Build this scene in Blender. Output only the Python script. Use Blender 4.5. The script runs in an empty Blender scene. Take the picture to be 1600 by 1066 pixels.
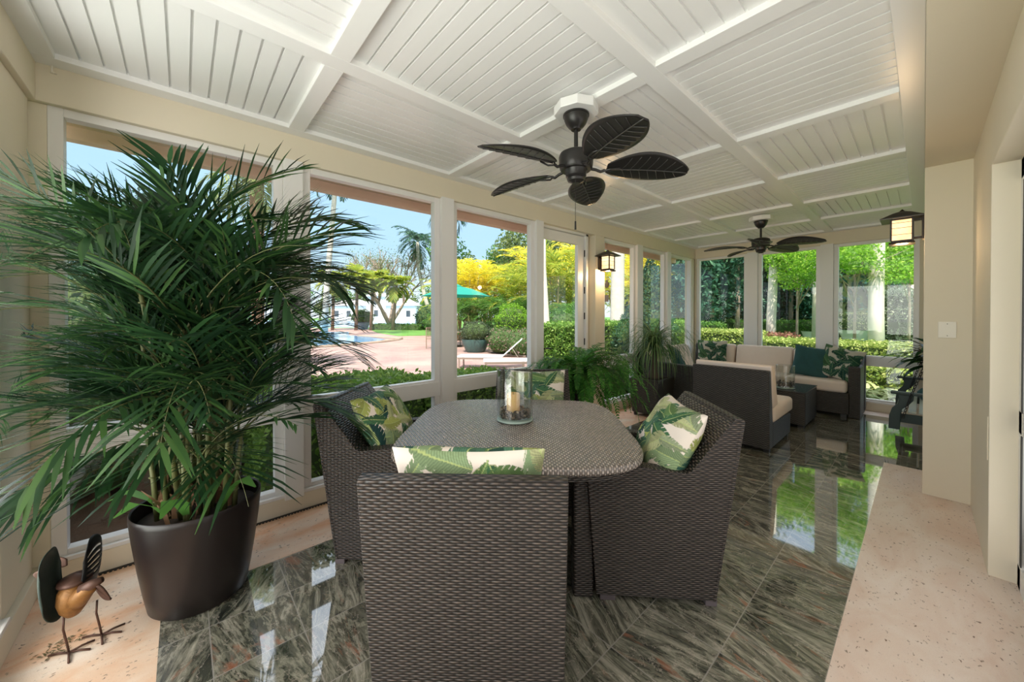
import bpy, math, random
import numpy as np
from mathutils import Vector, Matrix, Euler
PI = math.pi
SC = bpy.context.scene
COL = SC.collection
RAD = math.radians

# ---------------------------------------------------------------- camera
cam_d = bpy.data.cameras.new('camera')
cam = bpy.data.objects.new('camera', cam_d); COL.objects.link(cam)
cam.location = (0, 0, 1.42)
cam.rotation_euler = (RAD(90 - 0.44), 0, RAD(48.2))
cam_d.sensor_fit = 'HORIZONTAL'; cam_d.sensor_width = 36.0
cam_d.lens = 36.0 * 575.0 / 1600.0
cam_d.shift_y = -0.0235
cam_d.clip_start = 0.03; cam_d.clip_end = 600
SC.camera = cam

# ---------------------------------------------------------------- world, sun, exposure
SC.view_settings.view_transform = 'Standard'
SC.view_settings.look = 'None'
SC.view_settings.gamma = 1.0
SC.view_settings.exposure = 0.0
SC.view_settings.use_curve_mapping = False
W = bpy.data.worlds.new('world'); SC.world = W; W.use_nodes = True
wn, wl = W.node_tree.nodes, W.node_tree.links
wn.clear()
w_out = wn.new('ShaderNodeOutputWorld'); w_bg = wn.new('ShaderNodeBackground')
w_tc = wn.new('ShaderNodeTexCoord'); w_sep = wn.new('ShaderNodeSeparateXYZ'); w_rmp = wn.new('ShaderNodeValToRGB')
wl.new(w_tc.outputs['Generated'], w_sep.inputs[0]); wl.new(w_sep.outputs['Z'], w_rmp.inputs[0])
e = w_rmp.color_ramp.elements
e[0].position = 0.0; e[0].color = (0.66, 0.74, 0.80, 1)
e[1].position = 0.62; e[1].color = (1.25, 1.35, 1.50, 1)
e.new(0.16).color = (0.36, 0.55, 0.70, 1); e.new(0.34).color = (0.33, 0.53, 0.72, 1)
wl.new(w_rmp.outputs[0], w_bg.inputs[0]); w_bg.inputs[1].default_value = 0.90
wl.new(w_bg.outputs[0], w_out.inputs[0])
sun_d = bpy.data.lights.new('sun', 'SUN'); sun_d.energy = 4.4; sun_d.angle = RAD(0.8); sun_d.color = (1.0, 0.93, 0.80)
sun = bpy.data.objects.new('sun', sun_d); COL.objects.link(sun)
sun.rotation_euler = Vector((0.35, -0.40, 0.85)).to_track_quat('Z', 'Y').to_euler()
SC.view_settings.exposure = 0.88
# added area lamps: fill light from outside the front windows and the right-hand doors
def window_light(name, loc, rot, sx, sy, watts):
    d = bpy.data.lights.new(name, 'AREA'); d.shape = 'RECTANGLE'; d.size = sx; d.size_y = sy; d.energy = watts; d.color = (1.0, .975, .95)
    o = bpy.data.objects.new(name, d); COL.objects.link(o); o.location = loc; o.rotation_euler = rot
window_light('fill_front_windows', (-1.25, -1.25, 1.25), (RAD(99), 0, RAD(-12)), 2.8, 2.2, 72)
window_light('fill_glass_doors', (.50, 1.35, 1.15), (RAD(100), 0, RAD(90)), 3.5, 1.9, 17)
SC.cycles.max_bounces = 10; SC.cycles.diffuse_bounces = 7; SC.cycles.glossy_bounces = 4
SC.cycles.transmission_bounces = 6; SC.cycles.transparent_max_bounces = 24
SC.cycles.sample_clamp_indirect = 6.0
SC.cycles.caustics_reflective = False; SC.cycles.caustics_refractive = False
SC.cycles.use_denoising = True
try: SC.cycles.denoiser = 'OPENIMAGEDENOISE'
except Exception: pass

# ---------------------------------------------------------------- helpers
def tag(o, label=None, cat=None, group=None, kind=None):
    if label: o['label'] = label
    if cat: o['category'] = cat
    if group: o['group'] = group
    if kind: o['kind'] = kind
    return o

def thing(name, label, cat, loc=(0, 0, 0), rotz=0.0, group=None, kind=None):
    o = bpy.data.objects.new(name, None); COL.objects.link(o)
    o.empty_display_size = 0.1
    o.location = loc; o.rotation_euler = (0, 0, rotz)
    return tag(o, label, cat, group, kind)

def copy_tree(root, loc=None, rotz=None, label=None, group=None, scale=None):
    r = root.copy(); COL.objects.link(r)
    if loc is not None: r.location = loc
    if rotz is not None: r.rotation_euler = (0, 0, rotz)
    if scale is not None: r.scale = scale
    if label: r['label'] = label
    if group: r['group'] = group
    for ch in list(root.children):
        c = ch.copy(); COL.objects.link(c); c.parent = r
        for g in list(ch.children):
            d = g.copy(); COL.objects.link(d); d.parent = c
    return r

class MB:
    """collects shapes, builds ONE mesh object"""
    def __init__(s): s.v = []; s.f = []; s.m = []; s.mi = 0
    def add(s, vs, fs):
        b = len(s.v); s.v.extend([tuple(x) for x in vs])
        for f in fs: s.f.append(tuple(i + b for i in f)); s.m.append(s.mi)
        return s
    def box(s, x0, x1, y0, y1, z0, z1, M=None):
        vs = [(x0, y0, z0), (x1, y0, z0), (x1, y1, z0), (x0, y1, z0), (x0, y0, z1), (x1, y0, z1), (x1, y1, z1), (x0, y1, z1)]
        if M is not None: vs = [tuple(M @ Vector(v)) for v in vs]
        return s.add(vs, [(0, 3, 2, 1), (4, 5, 6, 7), (0, 1, 5, 4), (1, 2, 6, 5), (2, 3, 7, 6), (3, 0, 4, 7)])
    def taper(s, b, t, z0, z1):
        """b,t = (x0,x1,y0,y1) bottom and top rectangles"""
        vs = [(b[0], b[2], z0), (b[1], b[2], z0), (b[1], b[3], z0), (b[0], b[3], z0), (t[0], t[2], z1), (t[1], t[2], z1), (t[1], t[3], z1), (t[0], t[3], z1)]
        return s.add(vs, [(0, 3, 2, 1), (4, 5, 6, 7), (0, 1, 5, 4), (1, 2, 6, 5), (2, 3, 7, 6), (3, 0, 4, 7)])
    def tube(s, pts, r, n=8, cap=True):
        pts = [Vector(p) for p in pts]; k = len(pts)
        rs = r if isinstance(r, (list, tuple)) else [r] * k
        b = len(s.v); up = Vector((0, 0, 1)); prev = None
        for i, p in enumerate(pts):
            t = (pts[min(i + 1, k - 1)] - pts[max(i - 1, 0)])
            t = t.normalized() if t.length > 1e-9 else Vector((0, 0, 1))
            if prev is None:
                a = t.cross(up if abs(t.z) < .95 else Vector((1, 0, 0))).normalized()
            else:
                a = (prev - t * prev.dot(t)); a = a.normalized() if a.length > 1e-6 else t.orthogonal().normalized()
            prev = a; c = t.cross(a)
            for j in range(n):
                th = 2 * PI * j / n
                s.v.append(tuple(p + (a * math.cos(th) + c * math.sin(th)) * rs[i]))
        for i in range(k - 1):
            for j in range(n):
                q = (j + 1) % n
                s.f.append((b + i * n + j, b + i * n + q, b + (i + 1) * n + q, b + (i + 1) * n + j)); s.m.append(s.mi)
        if cap:
            s.f.append(tuple(b + j for j in range(n))[::-1]); s.m.append(s.mi)
            s.f.append(tuple(b + (k - 1) * n + j for j in range(n))); s.m.append(s.mi)
        return s
    def lathe(s, prof, n=32, c=(0, 0, 0), rot=0.0, M=None, sx=1, sy=1):
        b = len(s.v); k = len(prof)
        for r, z in prof:
            for j in range(n):
                th = 2 * PI * j / n + rot
                p = Vector((c[0] + r * math.cos(th) * sx, c[1] + r * math.sin(th) * sy, c[2] + z))
                s.v.append(tuple(M @ p if M is not None else p))
        for i in range(k - 1):
            for j in range(n):
                q = (j + 1) % n
                s.f.append((b + i * n + j, b + i * n + q, b + (i + 1) * n + q, b + (i + 1) * n + j)); s.m.append(s.mi)
        if prof[0][0] > 1e-6: s.f.append(tuple(b + j for j in range(n))[::-1]); s.m.append(s.mi)
        if prof[-1][0] > 1e-6: s.f.append(tuple(b + (k - 1) * n + j for j in range(n))); s.m.append(s.mi)
        return s
    def prism(s, poly, h0, h1, axis='x'):
        """poly in the two other axes: x->(y,z), y->(x,z), z->(x,y)"""
        n = len(poly)
        def P(a, h): return {'x': (h, a[0], a[1]), 'y': (a[0], h, a[1]), 'z': (a[0], a[1], h)}[axis]
        vs = [P(a, h0) for a in poly] + [P(a, h1) for a in poly]
        fs = [tuple(range(n))[::-1], tuple(range(n, 2 * n))] + [(i, (i + 1) % n, n + (i + 1) % n, n + i) for i in range(n)]
        return s.add(vs, fs)
    def grid(s, P, nu, nv, skip=None, closed=False):
        b = len(s.v)
        for j in range(nv + 1):
            for i in range(nu + 1): s.v.append(tuple(P(i / nu, j / nv)))
        for j in range(nv):
            for i in range(nu):
                if skip and skip(i, j): continue
                a = b + j * (nu + 1) + i
                s.f.append((a, a + 1, a + nu + 2, a + nu + 1)); s.m.append(s.mi)
        return s
    def build(s, name, mat, parent=None, bevel=0.0, smooth=False, seg=2, box_uv=False, solid=0.0, merge=False, kind=None, subsurf=0, recalc=False, angle=40):
        me = bpy.data.meshes.new(name); me.from_pydata(s.v, [], s.f)
        mats = mat if isinstance(mat, (list, tuple)) else [mat]
        for mm in mats: me.materials.append(mm)
        if len(mats) > 1: me.polygons.foreach_set('material_index', s.m)
        if merge or recalc:
            import bmesh
            bm = bmesh.new(); bm.from_mesh(me)
            if merge: bmesh.ops.remove_doubles(bm, verts=bm.verts, dist=1e-5)
            bmesh.ops.recalc_face_normals(bm, faces=bm.faces)
            bm.to_mesh(me); bm.free()
        if smooth: me.polygons.foreach_set('use_smooth', [True] * len(me.polygons))
        me.update()
        if smooth and smooth != 'all':
            try: me.set_sharp_from_angle(angle=RAD(angle))
            except Exception: pass
        o = bpy.data.objects.new(name, me); COL.objects.link(o)
        if parent is not None: o.parent = parent
        if solid:
            md = o.modifiers.new('s', 'SOLIDIFY'); md.thickness = solid; md.offset = 0
        if bevel:
            md = o.modifiers.new('b', 'BEVEL'); md.width = bevel; md.segments = seg; md.limit_method = 'ANGLE'; md.angle_limit = RAD(35)
            md.harden_normals = False
        if subsurf:
            md = o.modifiers.new('ss', 'SUBSURF'); md.levels = subsurf; md.render_levels = subsurf
        if kind: o['kind'] = kind
        if box_uv: boxuv(me)
        return o

def boxuv(me):
    uv = me.uv_layers.new(name='UVMap')
    co = np.empty(len(me.vertices) * 3, np.float32); me.vertices.foreach_get('co', co); co = co.reshape(-1, 3)
    li = np.empty(len(me.loops), np.int32); me.loops.foreach_get('vertex_index', li)
    out = np.empty((len(me.loops), 2), np.float32)
    for p in me.polygons:
        n = p.normal; a = [abs(n.x), abs(n.y), abs(n.z)]; k = a.index(max(a))
        for l in p.loop_indices:
            c = co[li[l]]
            out[l] = (c[1], c[2]) if k == 0 else (c[0], c[2]) if k == 1 else (c[0], c[1])
    uv.data.foreach_set('uv', out.ravel())

# ---------------------------------------------------------------- materials
class NT:
    def __init__(s, name):
        s.mat = bpy.data.materials.new(name); s.mat.use_nodes = True
        s.n, s.l = s.mat.node_tree.nodes, s.mat.node_tree.links
        s.b = s.n['Principled BSDF']; s.o = s.n['Material Output']
    def N(s, t, **k):
        x = s.n.new(t)
        for a, b in k.items(): setattr(x, a, b)
        return x
    def L(s, a, b): s.l.new(a, b)
    def math(s, op, a, b=None, c=None, clamp=False):
        x = s.N('ShaderNodeMath', operation=op); x.use_clamp = clamp
        for i, q in enumerate((a, b, c)):
            if q is None: continue
            if isinstance(q, (int, float)): x.inputs[i].default_value = q
            else: s.L(q, x.inputs[i])
        return x.outputs[0]
    def ramp(s, fac, stops):
        r = s.N('ShaderNodeValToRGB'); el = r.color_ramp.elements
        el[0].position, el[0].color = stops[0][0], (*stops[0][1], 1)
        el[1].position, el[1].color = stops[-1][0], (*stops[-1][1], 1)
        for p, c in stops[1:-1]: el.new(p).color = (*c, 1)
        s.L(fac, r.inputs[0]); return r.outputs[0]
    def mix(s, fac, a, b, mode='MIX'):
        x = s.N('ShaderNodeMix', data_type='RGBA', blend_type=mode)
        for sock, q in ((x.inputs[0], fac), (x.inputs[6], a), (x.inputs[7], b)):
            if isinstance(q, (int, float)): sock.default_value = q
            elif isinstance(q, tuple): sock.default_value = (*q, 1) if len(q) == 3 else q
            else: s.L(q, sock)
        return x.outputs[2]
    def noise(s, vec=None, scale=5, detail=4, rough=.5, dist=0, out=0):
        x = s.N('ShaderNodeTexNoise'); x.inputs['Scale'].default_value = scale; x.inputs['Detail'].default_value = detail
        x.inputs['Roughness'].default_value = rough; x.inputs['Distortion'].default_value = dist
        if vec is not None: s.L(vec, x.inputs['Vector'])
        return x.outputs[out]
    def obj(s): return s.N('ShaderNodeTexCoord').outputs['Object']
    def bump(s, h, strength=.3, dist=.01):
        x = s.N('ShaderNodeBump'); x.inputs['Strength'].default_value = strength; x.inputs['Distance'].default_value = dist
        s.L(h, x.inputs['Height']); s.L(x.outputs[0], s.b.inputs['Normal'])
    def mapping(s, vec, scale=(1, 1, 1), rot=(0, 0, 0), loc=(0, 0, 0)):
        x = s.N('ShaderNodeMapping'); x.inputs['Scale'].default_value = scale; x.inputs['Rotation'].default_value = rot; x.inputs['Location'].default_value = loc
        s.L(vec, x.inputs[0]); return x.outputs[0]

def S(name, col, rough=.5, metal=0.0, spec=.5, var=0.0, vscale=8, bump=0.0, bscale=60, emit=None, estr=0):
    t = NT(name); b = t.b
    b.inputs['Roughness'].default_value = rough; b.inputs['Metallic'].default_value = metal
    b.inputs['Specular IOR Level'].default_value = spec
    if var:
        f = t.noise(t.obj(), vscale, 5, .6)
        c = t.mix(f, tuple(max(0, x * (1 - var)) for x in col), tuple(min(1, x * (1 + var)) for x in col))
        t.L(c, b.inputs['Base Color'])
    else: b.inputs['Base Color'].default_value = (*col, 1)
    if bump: t.bump(t.noise(t.obj(), bscale, 3), bump, .004)
    if emit: b.inputs['Emission Color'].default_value = (*emit, 1); b.inputs['Emission Strength'].default_value = estr
    return t.mat

def leafmat(name, c1, c2, trans=.35, rough=.45, c3=None):
    t = NT(name); b = t.b
    g = t.N('ShaderNodeNewGeometry')
    st = [(0, c1), (.65, c2)] + ([(1, c3)] if c3 else [(1, tuple(min(1, x * 1.25) for x in c2))])
    c = t.ramp(g.outputs['Random Per Island'], st)
    t.L(c, b.inputs['Base Color']); b.inputs['Roughness'].default_value = rough; b.inputs['Specular IOR Level'].default_value = .35
    tr = t.N('ShaderNodeBsdfTranslucent'); t.L(t.mix(.5, c, tuple(min(1, x * 1.5) for x in c2)), tr.inputs[0])
    mx = t.N('ShaderNodeMixShader'); mx.inputs[0].default_value = trans
    t.L(b.outputs[0], mx.inputs[1]); t.L(tr.outputs[0], mx.inputs[2]); t.L(mx.outputs[0], t.o.inputs[0])
    return t.mat

def glassmat(name, tint=(1, 1, 1), refl=1.0):
    t = NT(name); t.n.remove(t.b)
    tr = t.N('ShaderNodeBsdfTransparent'); tr.inputs[0].default_value = (*tint, 1)
    gl = t.N('ShaderNodeBsdfGlossy'); gl.inputs['Roughness'].default_value = 0.0
    lw = t.N('ShaderNodeLayerWeight'); lw.inputs[0].default_value = .5
    fr = t.math('MULTIPLY_ADD', t.math('POWER', lw.outputs['Facing'], 4.0), .75, .045)
    mx = t.N('ShaderNodeMixShader'); t.L(t.math('MULTIPLY', fr, refl, clamp=True), mx.inputs[0])
    t.L(tr.outputs[0], mx.inputs[1]); t.L(gl.outputs[0], mx.inputs[2]); t.L(mx.outputs[0], t.o.inputs[0])
    return t.mat

def weave(name, dark, light, w=.027, h=.0145, rough=.36, bump=.9, spec=.5, swap=False):
    """staggered flat strand weave on UVs in metres"""
    t = NT(name); uv = t.N('ShaderNodeTexCoord').outputs['UV']
    sp = t.N('ShaderNodeSeparateXYZ'); t.L(uv, sp.inputs[0]); u, v = (sp.outputs[1], sp.outputs[0]) if swap else (sp.outputs[0], sp.outputs[1])
    vr = t.math('DIVIDE', v, h); row = t.math('FLOOR', vr); fv = t.math('FRACT', vr)
    odd = t.math('MULTIPLY', t.math('MODULO', t.math('ABSOLUTE', row), 2.0), .5)
    uu = t.math('ADD', t.math('DIVIDE', u, w), odd); fu = t.math('FRACT', uu)
    a = t.math('MULTIPLY_ADD', t.math('POWER', t.math('SINE', t.math('MULTIPLY', fu, PI)), 2.0), .80, .20)
    b = t.math('POWER', t.math('SINE', t.math('MULTIPLY', fv, PI)), .6)
    hgt = t.math('MULTIPLY', a, b)
    g = t.N('ShaderNodeTexWhiteNoise', noise_dimensions='2D'); cv = t.N('ShaderNodeCombineXYZ')
    t.L(t.math('FLOOR', uu), cv.inputs[0]); t.L(row, cv.inputs[1]); t.L(cv.outputs[0], g.inputs['Vector'])
    lc = t.mix(g.outputs['Value'], tuple(x * .8 for x in light), tuple(x * 1.2 for x in light))
    t.L(t.mix(t.math('POWER', hgt, 1.5, clamp=True), dark, lc), t.b.inputs['Base Color'])
    t.b.inputs['Roughness'].default_value = rough; t.b.inputs['Specular IOR Level'].default_value = spec
    t.bump(hgt, bump, .007)
    return t.mat

M = {}
M['white'] = S('white_paint', (.80, .79, .77), .32)
M['ceil'] = S('ceiling_paint', (.86, .86, .85), .30)
M['cream'] = S('cream_plaster', (.74, .67, .53), .75, var=.03, vscale=3, bump=.05, bscale=90)
M['pinkwall'] = S('peach_stucco', (.80, .58, .46), .85, bump=.1)
M['black'] = S('black', (.012, .012, .012), .5)
M['bronze'] = S('dark_bronze', (.035, .028, .024), .38, .6)
M['fan_dark'] = S('fan_dark', (.026, .024, .023), .34, .35)
M['brown_pot'] = S('brown_glazed_pot', (.016, .0115, .011), .33, spec=.4)
M['soil'] = S('soil', (.035, .024, .016), .95, var=.5, vscale=60, bump=.5)
M['mulch'] = S('mulch', (.060, .038, .025), .98, spec=.05, var=.6, vscale=40, bump=.6)
M['glass'] = glassmat('window_glass', (.985, .995, .99), 1.0)
M['vase_glass'] = glassmat('vase_glass', (.95, .965, .955), 1.8)
M['weave'] = weave('brown_weave', (.004, .0032, .003), (.118, .092, .078), w=.042, h=.0098)
M['weave_table'] = weave('table_weave', (.075, .066, .06), (.50, .42, .37), w=.036, h=.011, rough=.25, bump=.45, spec=.9, swap=True)
M['weave_dark'] = weave('charcoal_weave', (.010, .009, .008), (.105, .095, .082), w=.042, h=.0115, rough=.42)
M['foot'] = S('plastic_foot', (.12, .10, .11), .5)
M['beige_cloth'] = S('beige_cloth', (.80, .69, .60), .9, var=.04, vscale=20, bump=.15, bscale=300)
M['teal_cloth'] = S('teal_cloth', (.022, .085, .085), .85, var=.2, vscale=12)
M['swing_green'] = S('dark_green_wood', (.012, .032, .028), .5)
M['swing_pale'] = S('pale_slats', (.45, .50, .45), .6)
M['iron'] = S('iron_chain', (.03, .028, .026), .5, .7)
M['switch'] = S('ivory_plastic', (.80, .76, .66), .4)
M['tile_grey'] = S('grey_vent', (.05, .05, .05), .7)

# floor materials (world-aligned)
def marble():
    t = NT('forest_marble'); P = .318
    sp = t.N('ShaderNodeSeparateXYZ'); ob = t.obj(); t.L(ob, sp.inputs[0])
    fx = t.math('DIVIDE', t.math('ADD', sp.outputs[0], .245), P); fy = t.math('DIVIDE', t.math('ADD', sp.outputs[1], -.082), P)
    ix, iy = t.math('FLOOR', fx), t.math('FLOOR', fy)
    cv = t.N('ShaderNodeCombineXYZ'); t.L(ix, cv.inputs[0]); t.L(t.math('FLOOR', t.math('DIVIDE', iy, 1.0)), cv.inputs[1])
    wn_ = t.N('ShaderNodeTexWhiteNoise', noise_dimensions='3D'); t.L(cv.outputs[0], wn_.inputs['Vector'])
    off = t.N('ShaderNodeVectorMath', operation='SCALE'); t.L(wn_.outputs['Color'], off.inputs[0]); off.inputs['Scale'].default_value = 9.0
    # veins run in a per-tile direction, roughly across the room
    vr = t.N('ShaderNodeVectorRotate', rotation_type='Z_AXIS'); t.L(ob, vr.inputs['Vector'])
    t.L(t.math('ADD', t.math('MULTIPLY', wn_.outputs['Value'], .9), -.35), vr.inputs['Angle'])
    va = t.N('ShaderNodeVectorMath', operation='ADD'); t.L(vr.outputs[0], va.inputs[0]); t.L(off.outputs[0], va.inputs[1])
    vec = va.outputs[0]
    n1 = t.noise(t.mapping(vec, (1.0, 4.6, 1)), 1.5, 9, .66, 1.1)
    n2 = t.noise(t.mapping(vec, (2.4, 12, 1), loc=(3, 1, 0)), 1.6, 8, .72, 1.0)
    n0 = t.noise(t.mapping(vec, (1.0, 2.0, 1), loc=(5, 3, 0)), 1.3, 3, .5, .6)
    wv = t.N('ShaderNodeTexWave', wave_type='BANDS', bands_direction='Y'); t.L(vec, wv.inputs[0])
    wv.inputs['Scale'].default_value = 1.5; wv.inputs['Distortion'].default_value = 16; wv.inputs['Detail'].default_value = 6; wv.inputs['Detail Scale'].default_value = 1.2
    wv.inputs['Detail Roughness'].default_value = .68
    base = t.ramp(n1, [(.34, (.010, .014, .012)), (.43, (.05, .058, .042)), (.475, (.30, .29, .22)), (.50, (.045, .05, .036)), (.55, (.12, .115, .085)), (.59, (.44, .42, .34)), (.63, (.09, .09, .066)), (.70, (.30, .27, .21)), (.80, (.05, .05, .04))])
    fine = t.ramp(n2, [(.36, (.012, .015, .013)), (.47, (.085, .09, .066)), (.54, (.30, .29, .225)), (.64, (.54, .51, .42))])
    c = t.mix(t.ramp(n0, [(.38, (.15, .15, .15)), (.62, (.72, .72, .72))]), base, fine)
    vein = t.math('POWER', t.math('SUBTRACT', 1.0, t.math('ABSOLUTE', t.math('SUBTRACT', t.math('MULTIPLY', wv.outputs['Fac'], 2.0), 1.0))), 18.0)
    c = t.mix(t.math('MULTIPLY', vein, .8), c, (.50, .43, .36))
    rust = t.ramp(t.noise(t.mapping(vec, (2, 6, 1), loc=(7, 2, 0)), 1.0, 7, .65, 2.0), [(.60, (0, 0, 0)), (.68, (1, 1, 1))])
    c = t.mix(t.math('MULTIPLY', rust, .7), c, (.34, .13, .07))
    # thin pale joints
    def joint(f):
        fr = t.math('FRACT', f); d = t.math('MINIMUM', fr, t.math('SUBTRACT', 1.0, fr)); return t.math('LESS_THAN', d, .0075)
    jt = t.math('MAXIMUM', joint(fx), joint(fy))
    c = t.mix(t.math('MULTIPLY', jt, .75), c, (.36, .34, .31))
    t.L(c, t.b.inputs['Base Color']); t.b.inputs['Roughness'].default_value = .045; t.b.inputs['Specular IOR Level'].default_value = .62
    t.b.inputs['Coat Weight'].default_value = 1.0; t.b.inputs['Coat Roughness'].default_value = .03; t.b.inputs['Coat IOR'].default_value = 1.9
    return t.mat
M['marble'] = marble()
def coral(name, c1, c2, c3, pit=.62):
    t = NT(name); ob = t.obj()
    n = t.noise(t.mapping(ob, (1, .45, 1), (0, 0, .5)), 4.5, 7, .6, .8)
    c = t.ramp(n, [(.32, c1), (.52, c2), (.72, c3)])
    p = t.noise(t.mapping(ob, (1, .6, 1)), 75, 2, .5)
    pm = t.ramp(p, [(pit, (0, 0, 0)), (pit + .05, (1, 1, 1))])
    big = t.noise(ob, 14, 2); pm2 = t.math('MULTIPLY', pm, t.ramp(big, [(.45, (0, 0, 0)), (.6, (1, 1, 1))]))
    sp2 = t.noise(ob, 260, 2); c = t.mix(t.math('MULTIPLY', t.ramp(sp2, [(.55, (0, 0, 0)), (.7, (1, 1, 1))]), .35), c, tuple(x * .7 for x in c2))
    c = t.mix(pm2, c, (.20, .13, .09))
    t.L(c, t.b.inputs['Base Color']); t.b.inputs['Roughness'].default_value = .42
    t.bump(pm2, -.35, .003)
    return t.mat
M['coral'] = coral('coral_stone', (.70, .53, .44), (.77, .65, .57), (.82, .73, .67))
M['coral_warm'] = coral('coral_stone_warm', (.74, .38, .20), (.80, .58, .42), (.86, .74, .62))

# ================================================================= STRUCTURE
CZ = 2.695      # beam underside
# floor
fb = MB()
fb.mi = 0; fb.add([(-2.48, -.085, 0), (-.245, -.085, 0), (-.245, 7.2, 0), (-2.48, 7.2, 0)], [(0, 1, 2, 3)])
fb.add([(-.245, 5.0, 0), (1.6, 5.0, 0), (1.6, 7.2, 0), (-.245, 7.2, 0)], [(0, 1, 2, 3)])
fb.mi = 1
fb.add([(-.245, -.6, 0), (.62, -.6, 0), (.62, 5.0, 0), (-.245, 5.0, 0)], [(0, 1, 2, 3)])
fb.add([(-3.1, 7.2, 0), (1.6, 7.2, 0), (1.6, 7.6, 0), (-3.1, 7.6, 0)], [(0, 1, 2, 3)])
fb.mi = 2
fb.add([(-3.1, -.6, 0), (-2.48, -.6, 0), (-2.48, 7.2, 0), (-3.1, 7.2, 0)], [(0, 1, 2, 3)])
fb.add([(-2.48, -.6, 0), (-.245, -.6, 0), (-.245, -.085, 0), (-2.48, -.085, 0)], [(0, 1, 2, 3)])
fl = fb.build('floor', [M['marble'], M['coral'], M['coral_warm']], kind='structure')
sl = MB(); sl.box(-3.2, 8, -.7, 7.7, -.25, -.004); sl.build('foundation', M['cream'], kind='structure')

# ceiling: beadboard panels between beams
xs = [(-2.90, -2.05), (-1.95, -1.03), (-.93, -.10)]
ys = [(-.47, .545), (.64, 1.82), (1.92, 3.065), (3.165, 4.22), (4.32, 5.35), (5.45, 6.40), (6.50, 7.40)]
cb = MB(); PZ = CZ + .029; GP = .0865
for ci, (x0, x1) in enumerate(xs):
    for ri, (y0, y1) in enumerate(ys):
        alongx = (ci + ri) % 2 == 0
        a0, a1 = (y0, y1) if alongx else (x0, x1)
        n = max(1, round((a1 - a0) / GP)); st = (a1 - a0) / n; g = .006
        for k in range(n):
            p, q = a0 + k * st + (g if k else 0), a0 + (k + 1) * st - (g if k < n - 1 else 0)
            if alongx: cb.box(x0, x1, p, q, PZ, PZ + .014)
            else: cb.box(p, q, y0, y1, PZ, PZ + .014)
cb.box(-3.1, 1.6, -.7, 7.6, PZ + .013, PZ + .03)
cb.build('ceiling', M['ceil'], kind='structure')
bm_ = MB()
for a, b in ((-3.0, -2.90), (-2.05, -1.95), (-1.03, -.93), (-.10, -.0)): bm_.box(a, b, -.56, 7.54, CZ, PZ + .02)
for a, b in ((-.56, -.47), (.545, .64), (1.82, 1.92), (3.065, 3.165), (4.22, 4.32), (5.35, 5.45), (6.40, 6.50), (7.40, 7.54)):
    for c, d in ((-2.90, -2.05), (-1.95, -1.03), (-.93, -.10)): bm_.box(c, d, a, b, CZ, PZ + .02)
bm_.build('trim_1', M['ceil'], bevel=.003, kind='structure')
# alcove ceiling beyond the pillar
MB().box(0.0, 1.6, 4.95, 7.54, CZ, PZ + .02).build('trim_2', M['ceil'], kind='structure')

# walls
HZ = 2.505
wb = MB()   # left wall: header, curb, columns
wb.box(-3.16, -3.0, -.70, 7.60, HZ, PZ + .04)
wb.box(-3.16, -3.0, -.70, 3.10, 0, .118); wb.box(-3.16, -3.0, 4.22, 7.60, 0, .118)
wb.box(-3.16, -3.0, 4.215, 4.43, .118, HZ); wb.box(-3.16, -3.11, 4.11, 4.215, 0, HZ)
wb.box(-3.16, -3.03, -.70, -.52, .118, HZ); wb.box(-3.16, -3.02, 7.42, 7.60, .118, HZ)
wb.build('wall_left', M['cream'], kind='structure', bevel=.004)
we = MB()
we.box(-3.0, 1.6, 7.52, 7.68, HZ, PZ + .04); we.box(-3.0, 1.6, 7.52, 7.68, 0, .118)
we.box(-3.0, -2.985, 7.52, 7.68, .118, HZ)
we.box(-.04, .03, 7.50, 7.66, .118, HZ)
we.build('wall_back', M['cream'], kind='structure', bevel=.004)
wn2 = MB()
wn2.box(-3.0, .60, -.70, -.55, HZ, PZ + .04); wn2.box(-3.0, .60, -.70, -.55, 0, .118)
wn2.box(-3.0, -2.57, -.70, -.575, .118, HZ); wn2.box(.10, .60, -.70, -.55, .118, HZ)
wn2.build('wall_front', M['cream'], kind='structure', bevel=.004)
# right side: soffit, pillar, wall with the door opening
wr = MB()
wr.box(0.0, .62, -.56, 4.95, 2.57, PZ + .05)
wr.box(0.0, .62, 4.35, 4.95, 0, 2.57)
wr.box(.24, .34, 3.255, 4.35, 0, 2.57)
wr.box(.24, .34, -.56, 3.255, 2.225, 2.57)
wr.box(.34, .62, 3.30, 4.35, 0, 2.57); wr.box(.34, .62, -.56, 3.30, 2.30, 2.57)
wr.build('wall_right', M['cream'], kind='structure', bevel=.004)
wa = MB()
wa.box(1.5, 1.6, 4.95, 7.52, 0, 2.8); wa.box(.62, 1.6, 4.85, 4.95, 0, 2.8)
wa.build('wall_alcove', M['cream'], kind='structure')
# the house beyond the right wall (a plain dim room and its outer walls)
wh = MB()
wh.box(7.9, 8.0, -4, 7.6, 0, 3.0); wh.box(.62, 8, 4.86, 4.94, 0, 3.0) if False else None
wh.box(1.6, 8, 7.5, 7.6, -.1, 3.0); wh.box(.7, 8, -4.1, -4.0, -.1, 3.0); wh.box(.60, .70, -4, -.70, -.1, 3.0)
wh.box(1.6, 8, 4.9, 5.0, 0, 3.0)
wh.build('wall_house', M['pinkwall'], kind='structure')
# white posts between the windows
pp = MB()
for a, b in ((.53, .652), (1.80, 1.937), (3.06, 3.18), (5.32, 5.49), (6.33, 6.475)): pp.box(-3.12, -2.992, a, b, .10, HZ + .012)
for a, b in ((-2.11, -1.945), (-1.095, -.935)): pp.box(a, b, 7.512, 7.64, .10, HZ + .012)
pp.build('trim_3', M['white'], bevel=.004, kind='structure')

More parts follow.
